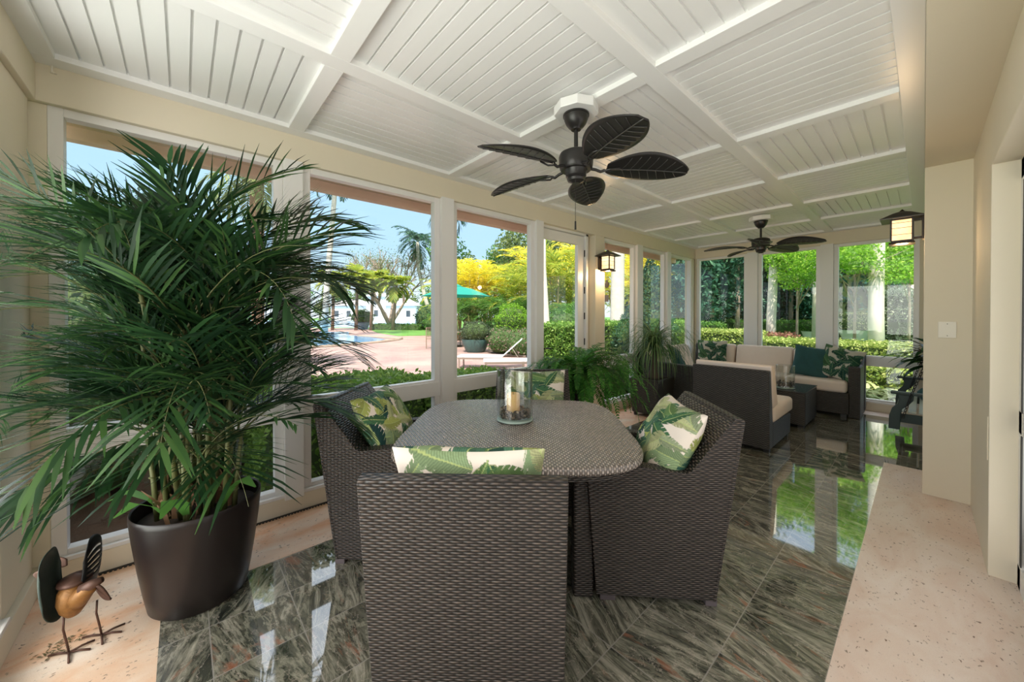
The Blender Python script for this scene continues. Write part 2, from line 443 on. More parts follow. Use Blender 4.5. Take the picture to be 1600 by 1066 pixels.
def window(n, axis, a, b, zr=(.655, .805), z0=.118, z1=HZ, plane=-3.0, sgn=-1, fw=.055):
    """frame set back from the wall face; axis 'y' = window in an x plane"""
    root = thing('window_%d' % n, None, None, kind='structure')
    f = MB()
    def bx(p, q, lo, hi, d0, d1):
        c0, c1 = sorted((plane + sgn * d0, plane + sgn * d1))
        (f.box(c0, c1, p, q, lo, hi) if axis == 'y' else f.box(p, q, c0, c1, lo, hi))
    bx(a, a + fw, z0, z1, .03, .10); bx(b - fw, b, z0, z1, .03, .10)
    bx(a + fw, b - fw, z1 - .045, z1, .032, .10); bx(a + fw, b - fw, z0 + .001, z0 + .05, .032, .10)
    bx(a, b, z0, z0 + .022, .0, .03)
    if zr:
        bx(a, b, zr[0], zr[1] - .018, .022, .098); bx(a + fw, b - fw, zr[1] - .018, zr[1], .04, .10)
    f.build('window_frame', M['white'], root, bevel=.003)
    g = MB()
    spans = [(z0 + .05, zr[0]), (zr[1], z1 - .045)] if zr else [(z0 + .05, z1 - .045)]
    for lo, hi in spans:
        m = plane + sgn * .07
        if axis == 'y': g.add([(m, a + fw, lo), (m, b - fw, lo), (m, b - fw, hi), (m, a + fw, hi)], [(0, 1, 2, 3)])
        else: g.add([(a + fw, m, lo), (b - fw, m, lo), (b - fw, m, hi), (a + fw, m, hi)], [(0, 1, 2, 3)])
    g.build('pane', M['glass'], root)
for i, (a, b) in enumerate(((-.52, .53), (.652, 1.80), (1.937, 3.06), (4.43, 5.32), (5.49, 6.33), (6.475, 7.42)), 1):
    window(i, 'y', a, b)
for i, (a, b) in enumerate(((-2.985, -2.11), (-1.945, -1.095), (-.935, -.04), (.03, 1.5)), 7):
    window(i, 'x', a, b, plane=7.52, sgn=1)
for i, (a, b) in enumerate(((-2.57, -1.68), (-1.68, -.79), (-.79, .10)), 11):
    window(i, 'x', a, b, plane=-.55, sgn=-1)

# door in the left wall
d = thing('door_1', None, None, kind='structure')
f = MB()
f.box(-3.14, -3.09, 3.18, 3.285, 0, 2.47); f.box(-3.14, -3.09, 3.945, 4.08, 0, 2.47)
f.box(-3.14, -3.09, 3.285, 3.945, 2.35, 2.47); f.box(-3.14, -3.09, 3.285, 3.945, 0, .28)
f.build('door_leaf', M['white'], d, bevel=.003)
g = MB(); g.add([(-3.115, 3.285, .28), (-3.115, 3.945, .28), (-3.115, 3.945, 2.35), (-3.115, 3.285, 2.35)], [(0, 1, 2, 3)])
g.build('pane', M['glass'], d)
f = MB(); f.box(-3.16, -3.06, 4.09, 4.13, 0, HZ); f.box(-3.16, -3.06, 3.18, 4.13, 2.478, HZ)
f.build('door_frame', M['white'], d)
h = MB()
h.tube([(-3.09, 3.35 - .1, 1.0), (-3.04, 3.25, 1.0), (-3.04, 3.36, 1.0)], .009)
h.box(-3.092, -3.084, 3.23, 3.27, .92, 1.08)
h.build('door_handle', M['bronze'], d)
h = MB()
for z in (.3, 1.0, 1.35, 1.7, 2.2): h.box(-3.092, -3.080, 4.082, 4.09, z, z + .09)
h.build('hinge', M['iron'], d)
# glass doors in the right wall opening
d = thing('door_2', None, None, kind='structure')
f = MB()
for a, b in ((3.17, 3.255), (2.25, 2.35), (1.35, 1.45), (.45, .55), (-.56, -.46)):
    f.box(.335, .40, a, b, 0, 2.225)
f.box(.335, .40, -.56, 3.255, 2.12, 2.225); f.box(.335, .40, -.56, 3.255, 0, .12); f.box(.335, .395, -.56, 3.255, .80, .92)
f.build('door_frame', M['white'], d, bevel=.004)
g = MB(); g.add([(.37, -.46, .12), (.37, 3.17, .12), (.37, 3.17, 2.12), (.37, -.46, 2.12)], [(0, 1, 2, 3)])
g.build('pane', M['glass'], d)
g = MB()
for a, b in ((3.14, 3.17),): g.box(.332, .336, a, b, .14, .80); g.box(.332, .336, a, b, .92, 2.1)
g.build('gasket', M['tile_grey'], d)

# roof over everything and the eave outside the window walls
rf = MB()
rf.box(-3.62, 8.2, -4.2, 8.0, 2.86, 3.05)
rf.build('roof', S('roof_tile', (.5, .42, .36), .9), kind='structure')
ev = MB()
ev.box(-3.60, -3.16, -2.0, 8.0, 2.61, 2.65); ev.box(-3.68, -3.60, -2.0, 8.0, 2.53, 2.90)
ev.box(-3.20, -3.155, -1.4, 8.0, 2.50, 2.66)
ev.box(-3.6, 1.6, 7.69, 8.0, 2.74, 2.78); ev.box(-3.6, .6, -2.0, -.70, 2.61, 2.65); ev.box(-3.6, .6, -2.05, -1.98, 2.53, 2.9)
ev.build('trim_4', M['pinkwall'], kind='structure')

# slot drain along the left wall
sd = MB()
sd.box(-3.0, -2.985, -.55, 3.2, .0, .004); 
y = -.5
while y < 3.1:
    sd.box(-2.984, -2.972, y, y + .011, 0, .005); y += .019
sd.build('trim_5', M['black'], kind='structure')

# ================================================================= INTERIOR THINGS
# ---- printed leaf fabric: the pattern is rasterised onto the pillow's own vertices
def leaf_print(U, V, seed=1, n=47, dark=False):
    rg = np.random.RandomState(seed)
    col = np.zeros(U.shape + (3,), np.float32); col[:] = (.78, .70, .62) if not dark else (.50, .48, .40)
    pal = [(.05, .13, .06), (.025, .075, .055), (.12, .21, .075), (.34, .38, .11), (.07, .16, .10), (.20, .28, .15), (.016, .055, .050), (.26, .31, .19), (.40, .42, .22)]
    if dark: pal = [(.02, .07, .04), (.012, .05, .04), (.05, .12, .05), (.03, .09, .06)]
    # jittered grid of leaves keeps the cloth evenly covered
    g = int(math.ceil(math.sqrt(n))); cells = [(i, j) for i in range(g) for j in range(g)]; rg.shuffle(cells)
    for (i, j) in cells[:n if not dark else 26]:
        cx, cy = (i + rg.rand()) / g, (j + rg.rand()) / g
        an = rg.rand() * 2 * PI; L = .30 + .18 * rg.rand(); Wd = L * (.17 + .08 * rg.rand()); base = np.array(pal[rg.randint(len(pal))])
        bend = (rg.rand() - .5) * 1.6
        dx, dy = U - cx, V - cy
        a = dx * math.cos(an) + dy * math.sin(an) + L / 2; b = -dx * math.sin(an) + dy * math.cos(an) - bend * (a - L / 2) ** 2
        t = np.clip(a / L, 0, 1)
        w = Wd * np.sin(PI * t ** .75) ** .8
        ph = (a - np.abs(b) * .9) / L
        w = w * (1 - .38 * (np.modf(np.abs(ph * 7 + rg.rand()))[0] > .84))
        m = (a > 0) & (a < L) & (np.abs(b) < w)
        st = .82 + .36 * (np.sin(ph * 2 * PI * 22) > 0)
        side = np.where(b > 0, 1.15, .85)
        c = base[None, :] * (st * side)[..., None] if U.ndim == 1 else base * (st * side)[..., None]
        col[m] = c[m]
        r = (a > 0) & (a < L) & (np.abs(b) < .0035)
        col[r] = np.array((.42, .50, .20)) if not dark else np.array((.2, .3, .15))
    return col

def printmat(name):
    t = NT(name); at = t.N('ShaderNodeAttribute', attribute_name='Print'); t.L(at.outputs['Color'], t.b.inputs['Base Color'])
    t.b.inputs['Roughness'].default_value = .85; t.b.inputs['Specular IOR Level'].default_value = .2
    t.bump(t.noise(t.obj(), 500, 2), .12, .001)
    return t.mat
M['print'] = printmat('leaf_print_cloth')

def pillow_mesh(name, w, h, th, N=24, mat=None, seed=None, pinch=.07, crumple=.006, dark=False, rs=3):
    rg = random.Random(rs); k = N
    vs, fs = [], []
    U, V = np.meshgrid(np.linspace(-1, 1, k + 1), np.linspace(-1, 1, k + 1))
    X = U * (w / 2) * (1 - pinch * (1 - V ** 2) ** 1.5 * np.abs(U) ** 3)
    Z = V * (h / 2) * (1 - pinch * (1 - U ** 2) ** 1.5 * np.abs(V) ** 3)
    T = th / 2 * ((1 - np.abs(U) ** 2.6) * (1 - np.abs(V) ** 2.6)) ** .55
    ph = [rg.random() * 6 for _ in range(6)]
    cr = crumple * (np.sin(U * 5 + ph[0] + 2 * V) + np.sin(V * 7 + ph[1] - 3 * U) + .6 * np.sin(U * 13 + V * 9 + ph[2])) * np.clip(T / (th / 2), 0, 1)
    for sgn in (-1, 1):
        Yv = sgn * (T + cr) if sgn < 0 else T + cr * .6
        vs += list(zip(X.ravel().tolist(), Yv.ravel().tolist(), Z.ravel().tolist()))
    M_ = (k + 1) ** 2
    for j in range(k):
        for i in range(k):
            a = j * (k + 1) + i
            fs.append((a, a + 1, a + k + 2, a + k + 1)); fs.append((M_ + a, M_ + a + k + 1, M_ + a + k + 2, M_ + a + 1))
    me = bpy.data.meshes.new(name); me.from_pydata(vs, [], fs); me.materials.append(mat)
    me.polygons.foreach_set('use_smooth', [True] * len(me.polygons))
    if seed is not None:
        c = me.color_attributes.new('Print', 'FLOAT_COLOR', 'POINT')
        u, v = (U.ravel() + 1) / 2 * w / .5, (V.ravel() + 1) / 2 * h / .5
        cc = np.ones((2 * M_, 4), np.float32)
        cc[:M_, :3] = leaf_print(u, v, seed, dark=dark); cc[M_:, :3] = leaf_print(u, v, seed + 1, dark=dark)
        c.data.foreach_set('color', cc.ravel())
    me.update(); return me

def put_pillow(me, label, loc, face, tilt, roll=0, group=None, cat='pillow', name='throw_pillow'):
    """face = heading (deg) the front (-y side) looks to; tilt = lean back"""
    o = bpy.data.objects.new(name, me); COL.objects.link(o)
    R_ = Matrix.Rotation(RAD(face + 90), 4, 'Z') @ Matrix.Rotation(RAD(-tilt), 4, 'X') @ Matrix.Rotation(RAD(roll), 4, 'Y')
    o.rotation_euler = R_.to_euler(); o.location = loc
    return tag(o, label, cat, group)

# ---- dining chairs: origin at the middle of the front edge on the floor, +y is the way it faces
def make_dining_chair(label, loc, face):
    r = thing('dining_chair', label, 'chair', loc, RAD(face - 90), 'woven dining chairs around the table')
    w = .322; t = .075
    side = [(.0, .03), (.05, .692), (.045, .700), (-.43, .648), (-.45, .652), (-.645, .905), (-.660, .912), (-.684, .908), (-.690, .90), (-.560, .032)]
    for sx in (-1, 1):
        x0, x1 = sorted((sx * w, sx * (w - t)))
        MB().prism(side, x0, x1, 'x').build('armrest', M['weave'], r, bevel=.012, seg=3, smooth=True, box_uv=True, recalc=True, angle=60)
    back = [(-.57, .031), (-.70, .90), (-.692, .913), (-.665, .914), (-.645, .904), (-.45, .652), (-.36, .40), (-.40, .30), (-.47, .031)]
    MB().prism(back, -(w - t) - .0, (w - t) + .0, 'x').prism([(-.556, .03), (-.572, .03), (-.702, .90), (-.696, .914), (-.664, .920), (-.650, .914), (-.655, .906), (-.680, .90)], -w - .002, w + .002, 'x').build('backrest', M['weave'], r, bevel=.008, seg=2, smooth=True, box_uv=True, recalc=True, angle=60)
    MB().box(-(w - t), w - t, -.46, -.01, .10, .355).build('seat', M['weave'], r, bevel=.01, box_uv=True)
    c = MB(); c.box(-(w - t) + .004, w - t - .004, -.40, .0, .356, .44)
    c.build('seat_cushion', M['beige_cloth'], r, bevel=.03, seg=4, smooth='all')
    for sx in (-1, 1):
        for y in (-.075, -.545):
            MB().box(sx * .285 - .03, sx * .285 + .03, y - .02 if y > -.3 else y - .035, y + .055 if y > -.3 else y + .02, 0, .034).build('foot', M['foot'], r, bevel=.004)
    return r
CH = {'front': ((-1.438, 1.11), 136.4), 'right': ((-1.295, 1.752), 223.5), 'left': ((-2.044, 1.272), 46.0), 'far': ((-1.90, 1.90), 315.0)}
def chair_pt(k, s, z, side=0.0):
    (x, y), a = CH[k]; f = (math.cos(RAD(a)), math.sin(RAD(a)))
    return (x - s * f[0] - side * f[1], y - s * f[1] + side * f[0], z)
c0 = make_dining_chair('woven brown armchair turned with its back to us, across the table from the fern', (*CH['front'][0], 0), CH['front'][1])
def put_chair(k, label):
    (x, y), a = CH[k]
    return copy_tree(c0, (x, y, 0), RAD(a - 90), label)
put_chair('right', 'woven brown armchair seen from its side, between the table and the open marble floor')
put_chair('left', 'woven brown armchair with the orange-worn arm seam, beside the big palm pot')
put_chair('far', 'woven brown armchair mostly hidden behind the glass candle vase, next to the fern')

PL = [pillow_mesh('leaf_pillow', .52, .50, .20, 190, M['print'], s, rs=s) for s in (11, 23)]
put_pillow(PL[0], 'leaf-print pillow peeking over the back of the armchair turned away from us', chair_pt('front', .475, .735), 136.4, 22, 0, 'leaf-print pillows on the dining chairs')
put_pillow(PL[1], 'leaf-print pillow tilted on one corner in the armchair seen from its side', chair_pt('right', .41, .705, .055), 225.0, 28, 0, 'leaf-print pillows on the dining chairs')
put_pillow(PL[0], 'leaf-print pillow in the armchair beside the big palm pot', chair_pt('left', .385, .70, .0), 44.0, 30, 0, 'leaf-print pillows on the dining chairs')
put_pillow(PL[1], 'leaf-print pillow half hidden behind the glass candle vase', chair_pt('far', .43, .70, .02), 315.0, 20, 0, 'leaf-print pillows on the dining chairs')

# ---- dining table
t = thing('dining_table', 'woven brown dining table with rounded square top, glass candle vase on it', 'table', (-1.665, 1.535, 0), RAD(46))
def outline(a, n, k=56):
    out = []
    for i in range(k):
        th = 2 * PI * i / k; c, s_ = math.cos(th), math.sin(th)
        out.append((a * math.copysign(abs(c) ** (2 / n), c), a * math.copysign(abs(s_) ** (2 / n), s_)))
    return out
MB().prism(outline(.655, 4.4), .705, .745, 'z').build('tabletop', M['weave_table'], t, bevel=.014, seg=3, smooth=True, box_uv=True, recalc=True, angle=60)
MB().prism(outline(.60, 4.4), .66, .706, 'z').build('apron', M['weave'], t, box_uv=True, recalc=True)
for sx in (-1, 1):
    for sy in (-1, 1):
        MB().box(sx * .34 - .05, sx * .34 + .05, sy * .37 - .05, sy * .37 + .05, 0, .66).build('leg', M['weave'], t, bevel=.01, box_uv=True)

# ---- candle vases
def make_vase(name, label, loc, s=1.0):
    v = thing(name, label, 'vase', loc)
    H_, R_ = .325 * s, .112 * s
    MB().lathe([(R_ - .012, .004), (R_, .0), (R_ + .002, .012), (R_, .03), (R_, H_), (R_ - .004, H_ + .003), (R_ - .007, H_), (R_ - .007, .03), (R_ - .02, .022), (.0001, .022)], 56).build('glass_cylinder', M['vase_glass'], v, smooth=True)
    MB().lathe([(.0001, .0), (R_ - .006, .001), (R_ + .003, .008), (R_ + .002, .018), (R_ - .004, .021), (.0001, .021)], 56).build('thick_base', S('green_glass', (.35, .45, .40), .1) if 'green_glass' not in bpy.data.materials else bpy.data.materials['green_glass'], v, smooth=True)
    return v
def stones(label, loc, R_, n, z0, z1, seed=4):
    rg = random.Random(seed); mb = MB()
    for _ in range(n):
        a, r = rg.random() * 2 * PI, R_ * math.sqrt(rg.random()); z = z0 + (z1 - z0) * rg.random() * (.6 + .4 * r / R_)
        s = .006 + .006 * rg.random()
        Mx = Matrix.Translation((r * math.cos(a), r * math.sin(a), z)) @ Euler((rg.random() * 6, rg.random() * 6, 0)).to_matrix().to_4x4() @ Matrix.Diagonal((s * 1.3, s, s * .7, 1))
        mb.lathe([(.0001, -1), (.7, -.7), (1, 0), (.7, .7), (.0001, 1)], 7, M=Mx)
    o = mb.build('pebbles', pebm, None, smooth='all'); o.location = loc
    return tag(o, label, 'pebbles', None, 'stuff')
def pebble_mat():
    t = NT('pebbles_mixed'); g = t.N('ShaderNodeNewGeometry')
    t.L(t.ramp(g.outputs['Random Per Island'], [(0, (.02, .018, .015)), (.55, (.07, .05, .035)), (.8, (.24, .16, .10)), (1, (.45, .36, .26))]), t.b.inputs['Base Color'])
    t.b.inputs['Roughness'].default_value = .4; return t.mat
pebm = pebble_mat()
VX, VY = -1.73, 1.572
make_vase('candle_vase', 'clear glass cylinder vase with candle and stones on the dining table', (VX, VY, .745))
stones('dark and tan pebbles lying in the glass vase on the dining table', (VX, VY, .745), .096, 420, .03, .075)
t_ = NT('candle_wax'); t_.b.inputs['Base Color'].default_value = (.90, .58, .26, 1); t_.b.inputs['Roughness'].default_value = .5
t_.b.inputs['Subsurface Weight'].default_value = .4; t_.b.inputs['Subsurface Radius'].default_value = (.03, .015, .006)
M['wax'] = t_.mat
cd = thing('candle', 'stubby amber pillar candle among pebbles in the dining table vase', 'candle', (VX - .005, VY - .01, .805))
MB().lathe([(.0001, 0), (.042, .0), (.043, .10), (.038, .112), (.030, .104), (.0001, .100)], 32).build('wax_body', M['wax'], cd, smooth=True)
MB().tube([(0, 0, .10), (.002, 0, .118)], .0015, 5).build('wick', M['black'], cd)

# ---- ceiling fans
def make_fan(label, loc, rot):
    f = thing('ceiling_fan', label, 'ceiling fan', loc, rot, 'leaf-bladed ceiling fans')   # origin at beam underside
    MB().lathe([(.135, -.055), (.135, .0), (.0001, .0)], 8, rot=PI / 8).build('mount_block', M['ceil'], f, bevel=.004)
    MB().lathe([(.0001, -.148), (.030, -.148), (.034, -.140), (.045, -.132), (.062, -.110), (.072, -.085), (.075, -.068), (.079, -.066), (.079, -.056), (.0001, -.056)], 40).build('canopy', M['fan_dark'], f, smooth=True)
    MB().tube([(0, 0, -.14), (0, 0, -.285)], .0125, 16).build('downrod', M['fan_dark'], f, smooth=True)
    MB().lathe([(.0001, -.395), (.09, -.395), (.098, -.385), (.103, -.36), (.105, -.315), (.098, -.295), (.075, -.282), (.03, -.272), (.0001, -.272)], 48).build('motor_housing', M['fan_dark'], f, smooth=True)
    MB().lathe([(.0001, -.475), (.022, -.475), (.030, -.468), (.050, -.460), (.056, -.447), (.052, -.440), (.062, -.432), (.064, -.408), (.07, -.394), (.0001, -.394)], 40).build('switch_housing', M['fan_dark'], f, smooth=True)
    for k in range(5):
        Rz = Matrix.Rotation(2 * PI * k / 5, 4, 'Z')
        ar = MB()
        ar.tube([Rz @ Vector(p) for p in ((.085, 0, -.385), (.12, 0, -.392), (.15, 0, -.405), (.175, .0, -.395))], .009, 10)
        ar.tube([Rz @ Vector(p) for p in ((.165, 0, -.398), (.20, .025, -.392), (.26, .02, -.388), (.28, 0, -.388), (.26, -.02, -.392), (.20, -.025, -.400), (.165, 0, -.398))], .0055, 8)
        ar.build('blade_arm', M['fan_dark'], f, smooth=True)
        L, Wd = .485, .128
        def P(u, v, off=0.0):
            a = u; x = .185 + a * L
            w = Wd * (math.sin(PI * min(1, a * .93 + .045)) ** .62)
            y = (v * 2 - 1) * w
            z = -.386 - y * math.tan(RAD(14)) - .028 * a * a + .016 * (y / Wd) ** 2 + off
            return Rz @ Vector((x, y, z))
        b = MB(); b.grid(lambda u, v: P(u, v), 28, 12)
        bl = b.build('blade', M['fan_dark'], f, smooth='all', solid=.006)
        vb = MB()
        vb.tube([P(u / 12, .5, -.006) for u in range(0, 13)], .0035, 6)
        for i in range(1, 8):
            for sg in (-1, 1):
                u0 = .08 + i * .105
                vb.tube([P(min(.97, u0 + q * .10 * (1 - .15 * q)), .5 + sg * q * .40, -.005) for q in (0, .25, .5, .75, 1)], .0022, 5)
        o = vb.build('leaf_vein', M['fan_vein'], bl, smooth='all')
    pc = MB(); pc.tube([(.035, -.02, -.46), (.035, -.02, -.72)], .0016, 5); pc.tube([(.035, -.02, -.715), (.035, -.02, -.765)], [.005, .0065], 10)
    pc.build('pull_chain', M['fan_dark'], f)
    return f
M['fan_vein'] = S('fan_vein', (.045, .043, .040), .4)
fan0 = make_fan('near ceiling fan with five black leaf-shaped blades, over the dining table', (-1.425, 1.80, CZ), RAD(-26))
copy_tree(fan0, (-1.43, 5.66, CZ), RAD(-5), 'far ceiling fan with leaf-shaped blades, over the sofa corner')

# ---- lanterns
M['amber'] = None
t_ = NT('amber_glass'); ob = t_.obj(); sp = t_.N('ShaderNodeSeparateXYZ'); t_.L(ob, sp.inputs[0])
t_.b.inputs['Base Color'].default_value = (.75, .52, .28, 1); t_.b.inputs['Roughness'].default_value = .3
t_.L(t_.ramp(t_.noise(ob, 9, 2), [(.35, (1.0, .50, .18)), (.65, (1.0, .74, .40))]), t_.b.inputs['Emission Color'])
t_.b.inputs['Emission Strength'].default_value = .9
M['amber'] = t_.mat
M['bulb'] = S('lamp_bulb', (1, 1, 1), .5, emit=(1.0, .80, .50), estr=14)
def make_lantern(label, loc, rot, group='wall lanterns'):
    """origin on the wall, +x points away from the wall"""
    l = thing('wall_lantern', label, 'wall lamp', loc, rot, group)
    MB().box(0.0, .014, -.055, .055, -.10, .10).build('wall_plate', M['bronze'], l, bevel=.003)
    for za in (.060, -.090): MB().box(.012, .075, -.010, .010, za, za + .018).build('bracket', M['bronze'], l, bevel=.002)
    cx = .125; hw = .062
    b = MB()
    b.box(cx - hw, cx + hw, -hw, hw, .072, .092); b.box(cx - hw, cx + hw, -hw, hw, -.112, -.095)
    for sx in (-1, 1):
        for sy in (-1, 1): b.box(cx + sx * hw - .006, cx + sx * hw + .006, sy * hw - .006, sy * hw + .006, -.10, .08)
    for z in (-.05, .005, .048):
        for s_ in (-1, 1):
            b.box(cx - hw, cx + hw, s_ * (hw + .003) - .0015, s_ * (hw + .003) + .0015, z - .0015, z + .0015)
            b.box(cx + s_ * (hw + .003) - .0015, cx + s_ * (hw + .003) + .0015, -hw, hw, z - .0015, z + .0015)
    b.build('lamp_frame', M['bronze'], l)
    MB().lathe([(.0001, -.13), (.085, -.13), (.108, -.124), (.104, -.112), (.085, -.108), (.0001, -.108)], 4, c=(cx, 0, 0), rot=PI / 4).build('lamp_base', M['bronze'], l)
    g = MB()
    for s_ in (-1, 1):
        g.box(cx - hw + .005, cx + hw - .005, s_ * (hw - .004) - .001, s_ * (hw - .004) + .001, -.095, .072)
        g.box(cx + s_ * (hw - .004) - .001, cx + s_ * (hw - .004) + .001, -hw + .005, hw - .005, -.095, .072)
    g.build('amber_pane', M['amber'], l)
    MB().lathe([(.105, .082), (.178, .078), (.180, .086), (.075, .132), (.022, .150), (.014, .158), (.0001, .170)], 4, c=(cx, 0, 0), rot=PI / 4).build('lamp_roof', M['bronze'], l, bevel=.002)
    for nm in ('lamp_light',):
        ld = bpy.data.lights.new(nm, 'POINT'); ld.energy = 5.0; ld.color = (1.0, .66, .34); ld.shadow_soft_size = .04
        lo = bpy.data.objects.new(nm, ld); COL.objects.link(lo); lo.parent = l; lo.location = (cx, .0, -.17)
    return l
l0 = make_lantern('lit amber wall lantern on the cream pillar, above the switch plate', (-.0, 4.50, 2.13), PI)
l1 = copy_tree(l0, (-3.0, 4.325, 2.13), 0.0, 'lit amber wall lantern on the cream column next to the glass door')

# ---- switch plate, cable cover, hook
sw = thing('switch_plate', 'blank ivory double plate on the face of the cream pillar', 'switch plate', (.121, 4.35, 1.30))
MB().box(-.046, .046, -.008, .0, -.062, .062).build('plate', M['switch'], sw, bevel=.003)
for za in (.045, -.045): MB().tube([(0, -.0085, za), (0, -.0095, za)], .003, 8).build('screw', M['tile_grey'], sw)
cc = MB(); cc.box(.236, .2405, 3.285, 3.30, .62, .86)
tag(cc.build('cable_cover', M['cream'], None, bevel=.002), 'slim cream cable cover low on the wall beside the right door opening', 'cable cover')
hk = MB(); hk.tube([(-2.985, -.49, 2.66), (-2.965, -.49, 2.655), (-2.955, -.49, 2.67), (-2.965, -.49, 2.685)], .004, 8); hk.lathe([(.012, 0), (.012, .004)], 12, c=(-2.99, -.49, 2.658))
tag(hk.build('ceiling_hook', M['switch'], None, smooth=True), 'tiny brass hook in the ceiling corner above the palm', 'hook')

# ---- plants: fronds
def ribbon(mb, pts, ws, nrm):
    """flat strip through pts with half widths ws"""
    b = len(mb.v); k = len(pts)
    for i, p in enumerate(pts):
        t = (pts[min(i + 1, k - 1)] - pts[max(i - 1, 0)]).normalized()
        s = t.cross(nrm); s = s.normalized() if s.length > 1e-5 else t.orthogonal()
        mb.v.append(tuple(p - s * ws[i])); mb.v.append(tuple(p + s * ws[i]))
    for i in range(k - 1):
        mb.f.append((b + 2 * i, b + 2 * i + 1, b + 2 * i + 3, b + 2 * i + 2)); mb.m.append(mb.mi)

def frond(ml, ms, base, az, el, L, droop, n, ll, lw, rg, t0=.25, ang=48, sag=.35, rr=.004, seg=3, K=12, twist=0.0, zmin=-99):
    d = Vector((math.cos(az), math.sin(az), 0)); pts = [Vector(base)]; e_ = el; tg = []
    for i in range(K):
        e_ -= droop / K * (0.5 + 1.0 * i / K)
        v = d * math.cos(e_) + Vector((0, 0, 1)) * math.sin(e_); tg.append(v)
        pts.append(pts[-1] + v * (L / K))
    tg.append(tg[-1])
    if ms is not None: ms.tube(pts, [rr * (1 - .75 * i / K) for i in range(K + 1)], 5, cap=False)
    sd = Vector((-math.sin(az), math.cos(az), 0))
    for j in range(n):
        q = t0 + (1 - t0) * (j + .5) / n
        fi = q * K; i = min(K - 1, int(fi)); fr = fi - i
        p = pts[i].lerp(pts[i + 1], fr); tv = tg[i]
        up = sd.cross(tv); up = -up if up.z < 0 else up
        prof = (math.sin(PI * min(1, max(0.02, (q - t0) / (1 - t0) * .82 + .14)))) ** .6
        for sg in (-1, 1):
            a = RAD(ang + rg.uniform(-7, 7) - 22 * ((q - t0) / (1 - t0)))
            dr = (tv * math.cos(a) + sd * sg * math.sin(a) * math.cos(twist) + up * (.22 + rg.uniform(-.12, .12))).normalized()
            l_ = ll * prof * rg.uniform(.85, 1.1)
            pp_ = [p]; dv = dr.copy()
            for s_ in range(seg):
                dv = (dv + Vector((0, 0, -sag / seg * (.6 + s_ * .7)))).normalized()
                pp_.append(pp_[-1] + dv * (l_ / seg))
            if min(q_.z for q_ in pp_) < zmin and abs(pp_[-1].x) + abs(pp_[-1].y) > .2: continue
            if seg == 3: ws = [lw * .35, lw, lw * .8, lw * .08]
            elif seg == 2: ws = [lw * .5, lw, lw * .08]
            else: ws = [lw, lw * .15]
            ribbon(ml, pp_, ws, up + sd * sg * .3)

def clampv(mb, xmin=None, ymin=None, xmax=None, zmax=None, zmin=None):
    out = []
    for (x, y, z) in mb.v:
        if xmin is not None and x < xmin: x = xmin + .0 + (xmin - x) * .02
        if ymin is not None and y < ymin: y = ymin + (ymin - y) * .02
        if xmax is not None and x > xmax: x = xmax
        if zmax is not None and z > zmax: z = zmax - (z - zmax) * .3
        if zmin is not None and z < zmin: z = zmin
        out.append((x, y, z))
    mb.v = out

M['palm_leaf'] = leafmat('palm_leaf', (.008, .028, .012), (.022, .070, .022), .25, .45, (.07, .16, .04))
M['palm_stem'] = S('palm_cane', (.12, .13, .045), .5, var=.3)
M['fern_leaf'] = leafmat('fern_leaf', (.022, .12, .016), (.06, .22, .03), .4, .5, (.13, .36, .05))
M['pony_leaf'] = leafmat('ponytail_leaf', (.05, .12, .045), (.12, .22, .08), .35, .4, (.28, .36, .17))
M['dead_leaf'] = S('dry_sheath', (.22, .12, .06), .8, var=.4)

PX, PY = -2.46, .06
pot = thing('palm_pot', 'large round dark brown floor pot holding the big palm', 'pot', (PX, PY, 0))
MB().lathe([(.0001, .0), (.185, .0), (.196, .012), (.212, .10), (.230, .22), (.248, .36), (.257, .455), (.258, .478), (.254, .484), (.248, .478), (.244, .40), (.0001, .40)], 64).build('pot_body', M['brown_pot'], pot, smooth=True)
MB().lathe([(.0001, .405), (.243, .402), (.243, .41), (.0001, .425)], 32).build('soil', M['soil'], pot, smooth='all')
rg = random.Random(7)
palm = thing('potted_palm', 'tall dense bamboo palm spreading in front of the first windows', 'palm', (PX, PY, .41))
lv, st_ = MB(), MB()
canes = []
for k in range(25):
    a = 2 * PI * k / 25 + rg.uniform(-.2, .2); r0 = rg.uniform(.03, .16)
    h = [.30, 1.15, .62, .9, .4, 1.0, .75][k % 7] * rg.uniform(.9, 1.05)
    x0, y0 = r0 * math.cos(a), r0 * math.sin(a); lean = rg.uniform(.05, .16)
    top = (x0 + math.cos(a) * lean * h, y0 + math.sin(a) * lean * h, h)
    st_.tube([(x0, y0, 0), (x0 + math.cos(a) * lean * h * .4, y0 + math.sin(a) * lean * h * .4, h * .5), top], [.012, .010, .008], 8)
    for z in np.arange(.1, h, .12): st_.lathe([(.0125, -.003), (.0135, 0), (.0125, .003)], 8, c=(x0 + (top[0] - x0) * z / h, y0 + (top[1] - y0) * z / h, z))
    canes.append((top, a, h))
for (top, a, h) in canes:
    nf = 7
    for j in range(nf):
        az = a + (j - nf / 2) * 1.05 + rg.uniform(-.35, .35)
        el = rg.uniform(.95, 1.45) if j % 2 else rg.uniform(.5, 1.0)
        L = rg.uniform(.60, .92)
        if h > .9: el = max(el, .85)
        ex = PX + top[0] + math.cos(az) * L * .75; ey = PY + top[1] + math.sin(az) * L * .75
        if ex < -2.95: L *= .62; el = min(1.45, el + .35)
        if ey < -.45: L *= .68; el = min(1.42, el + .3)
        frond(lv, st_, (top[0] * .9, top[1] * .9, h * .97), az, el, L, rg.uniform(.7, 1.35), rg.randint(14, 19), rg.uniform(.24, .36), rg.uniform(.0045, .0082), rg, t0=.22, sag=.22, ang=44, zmin=.20)
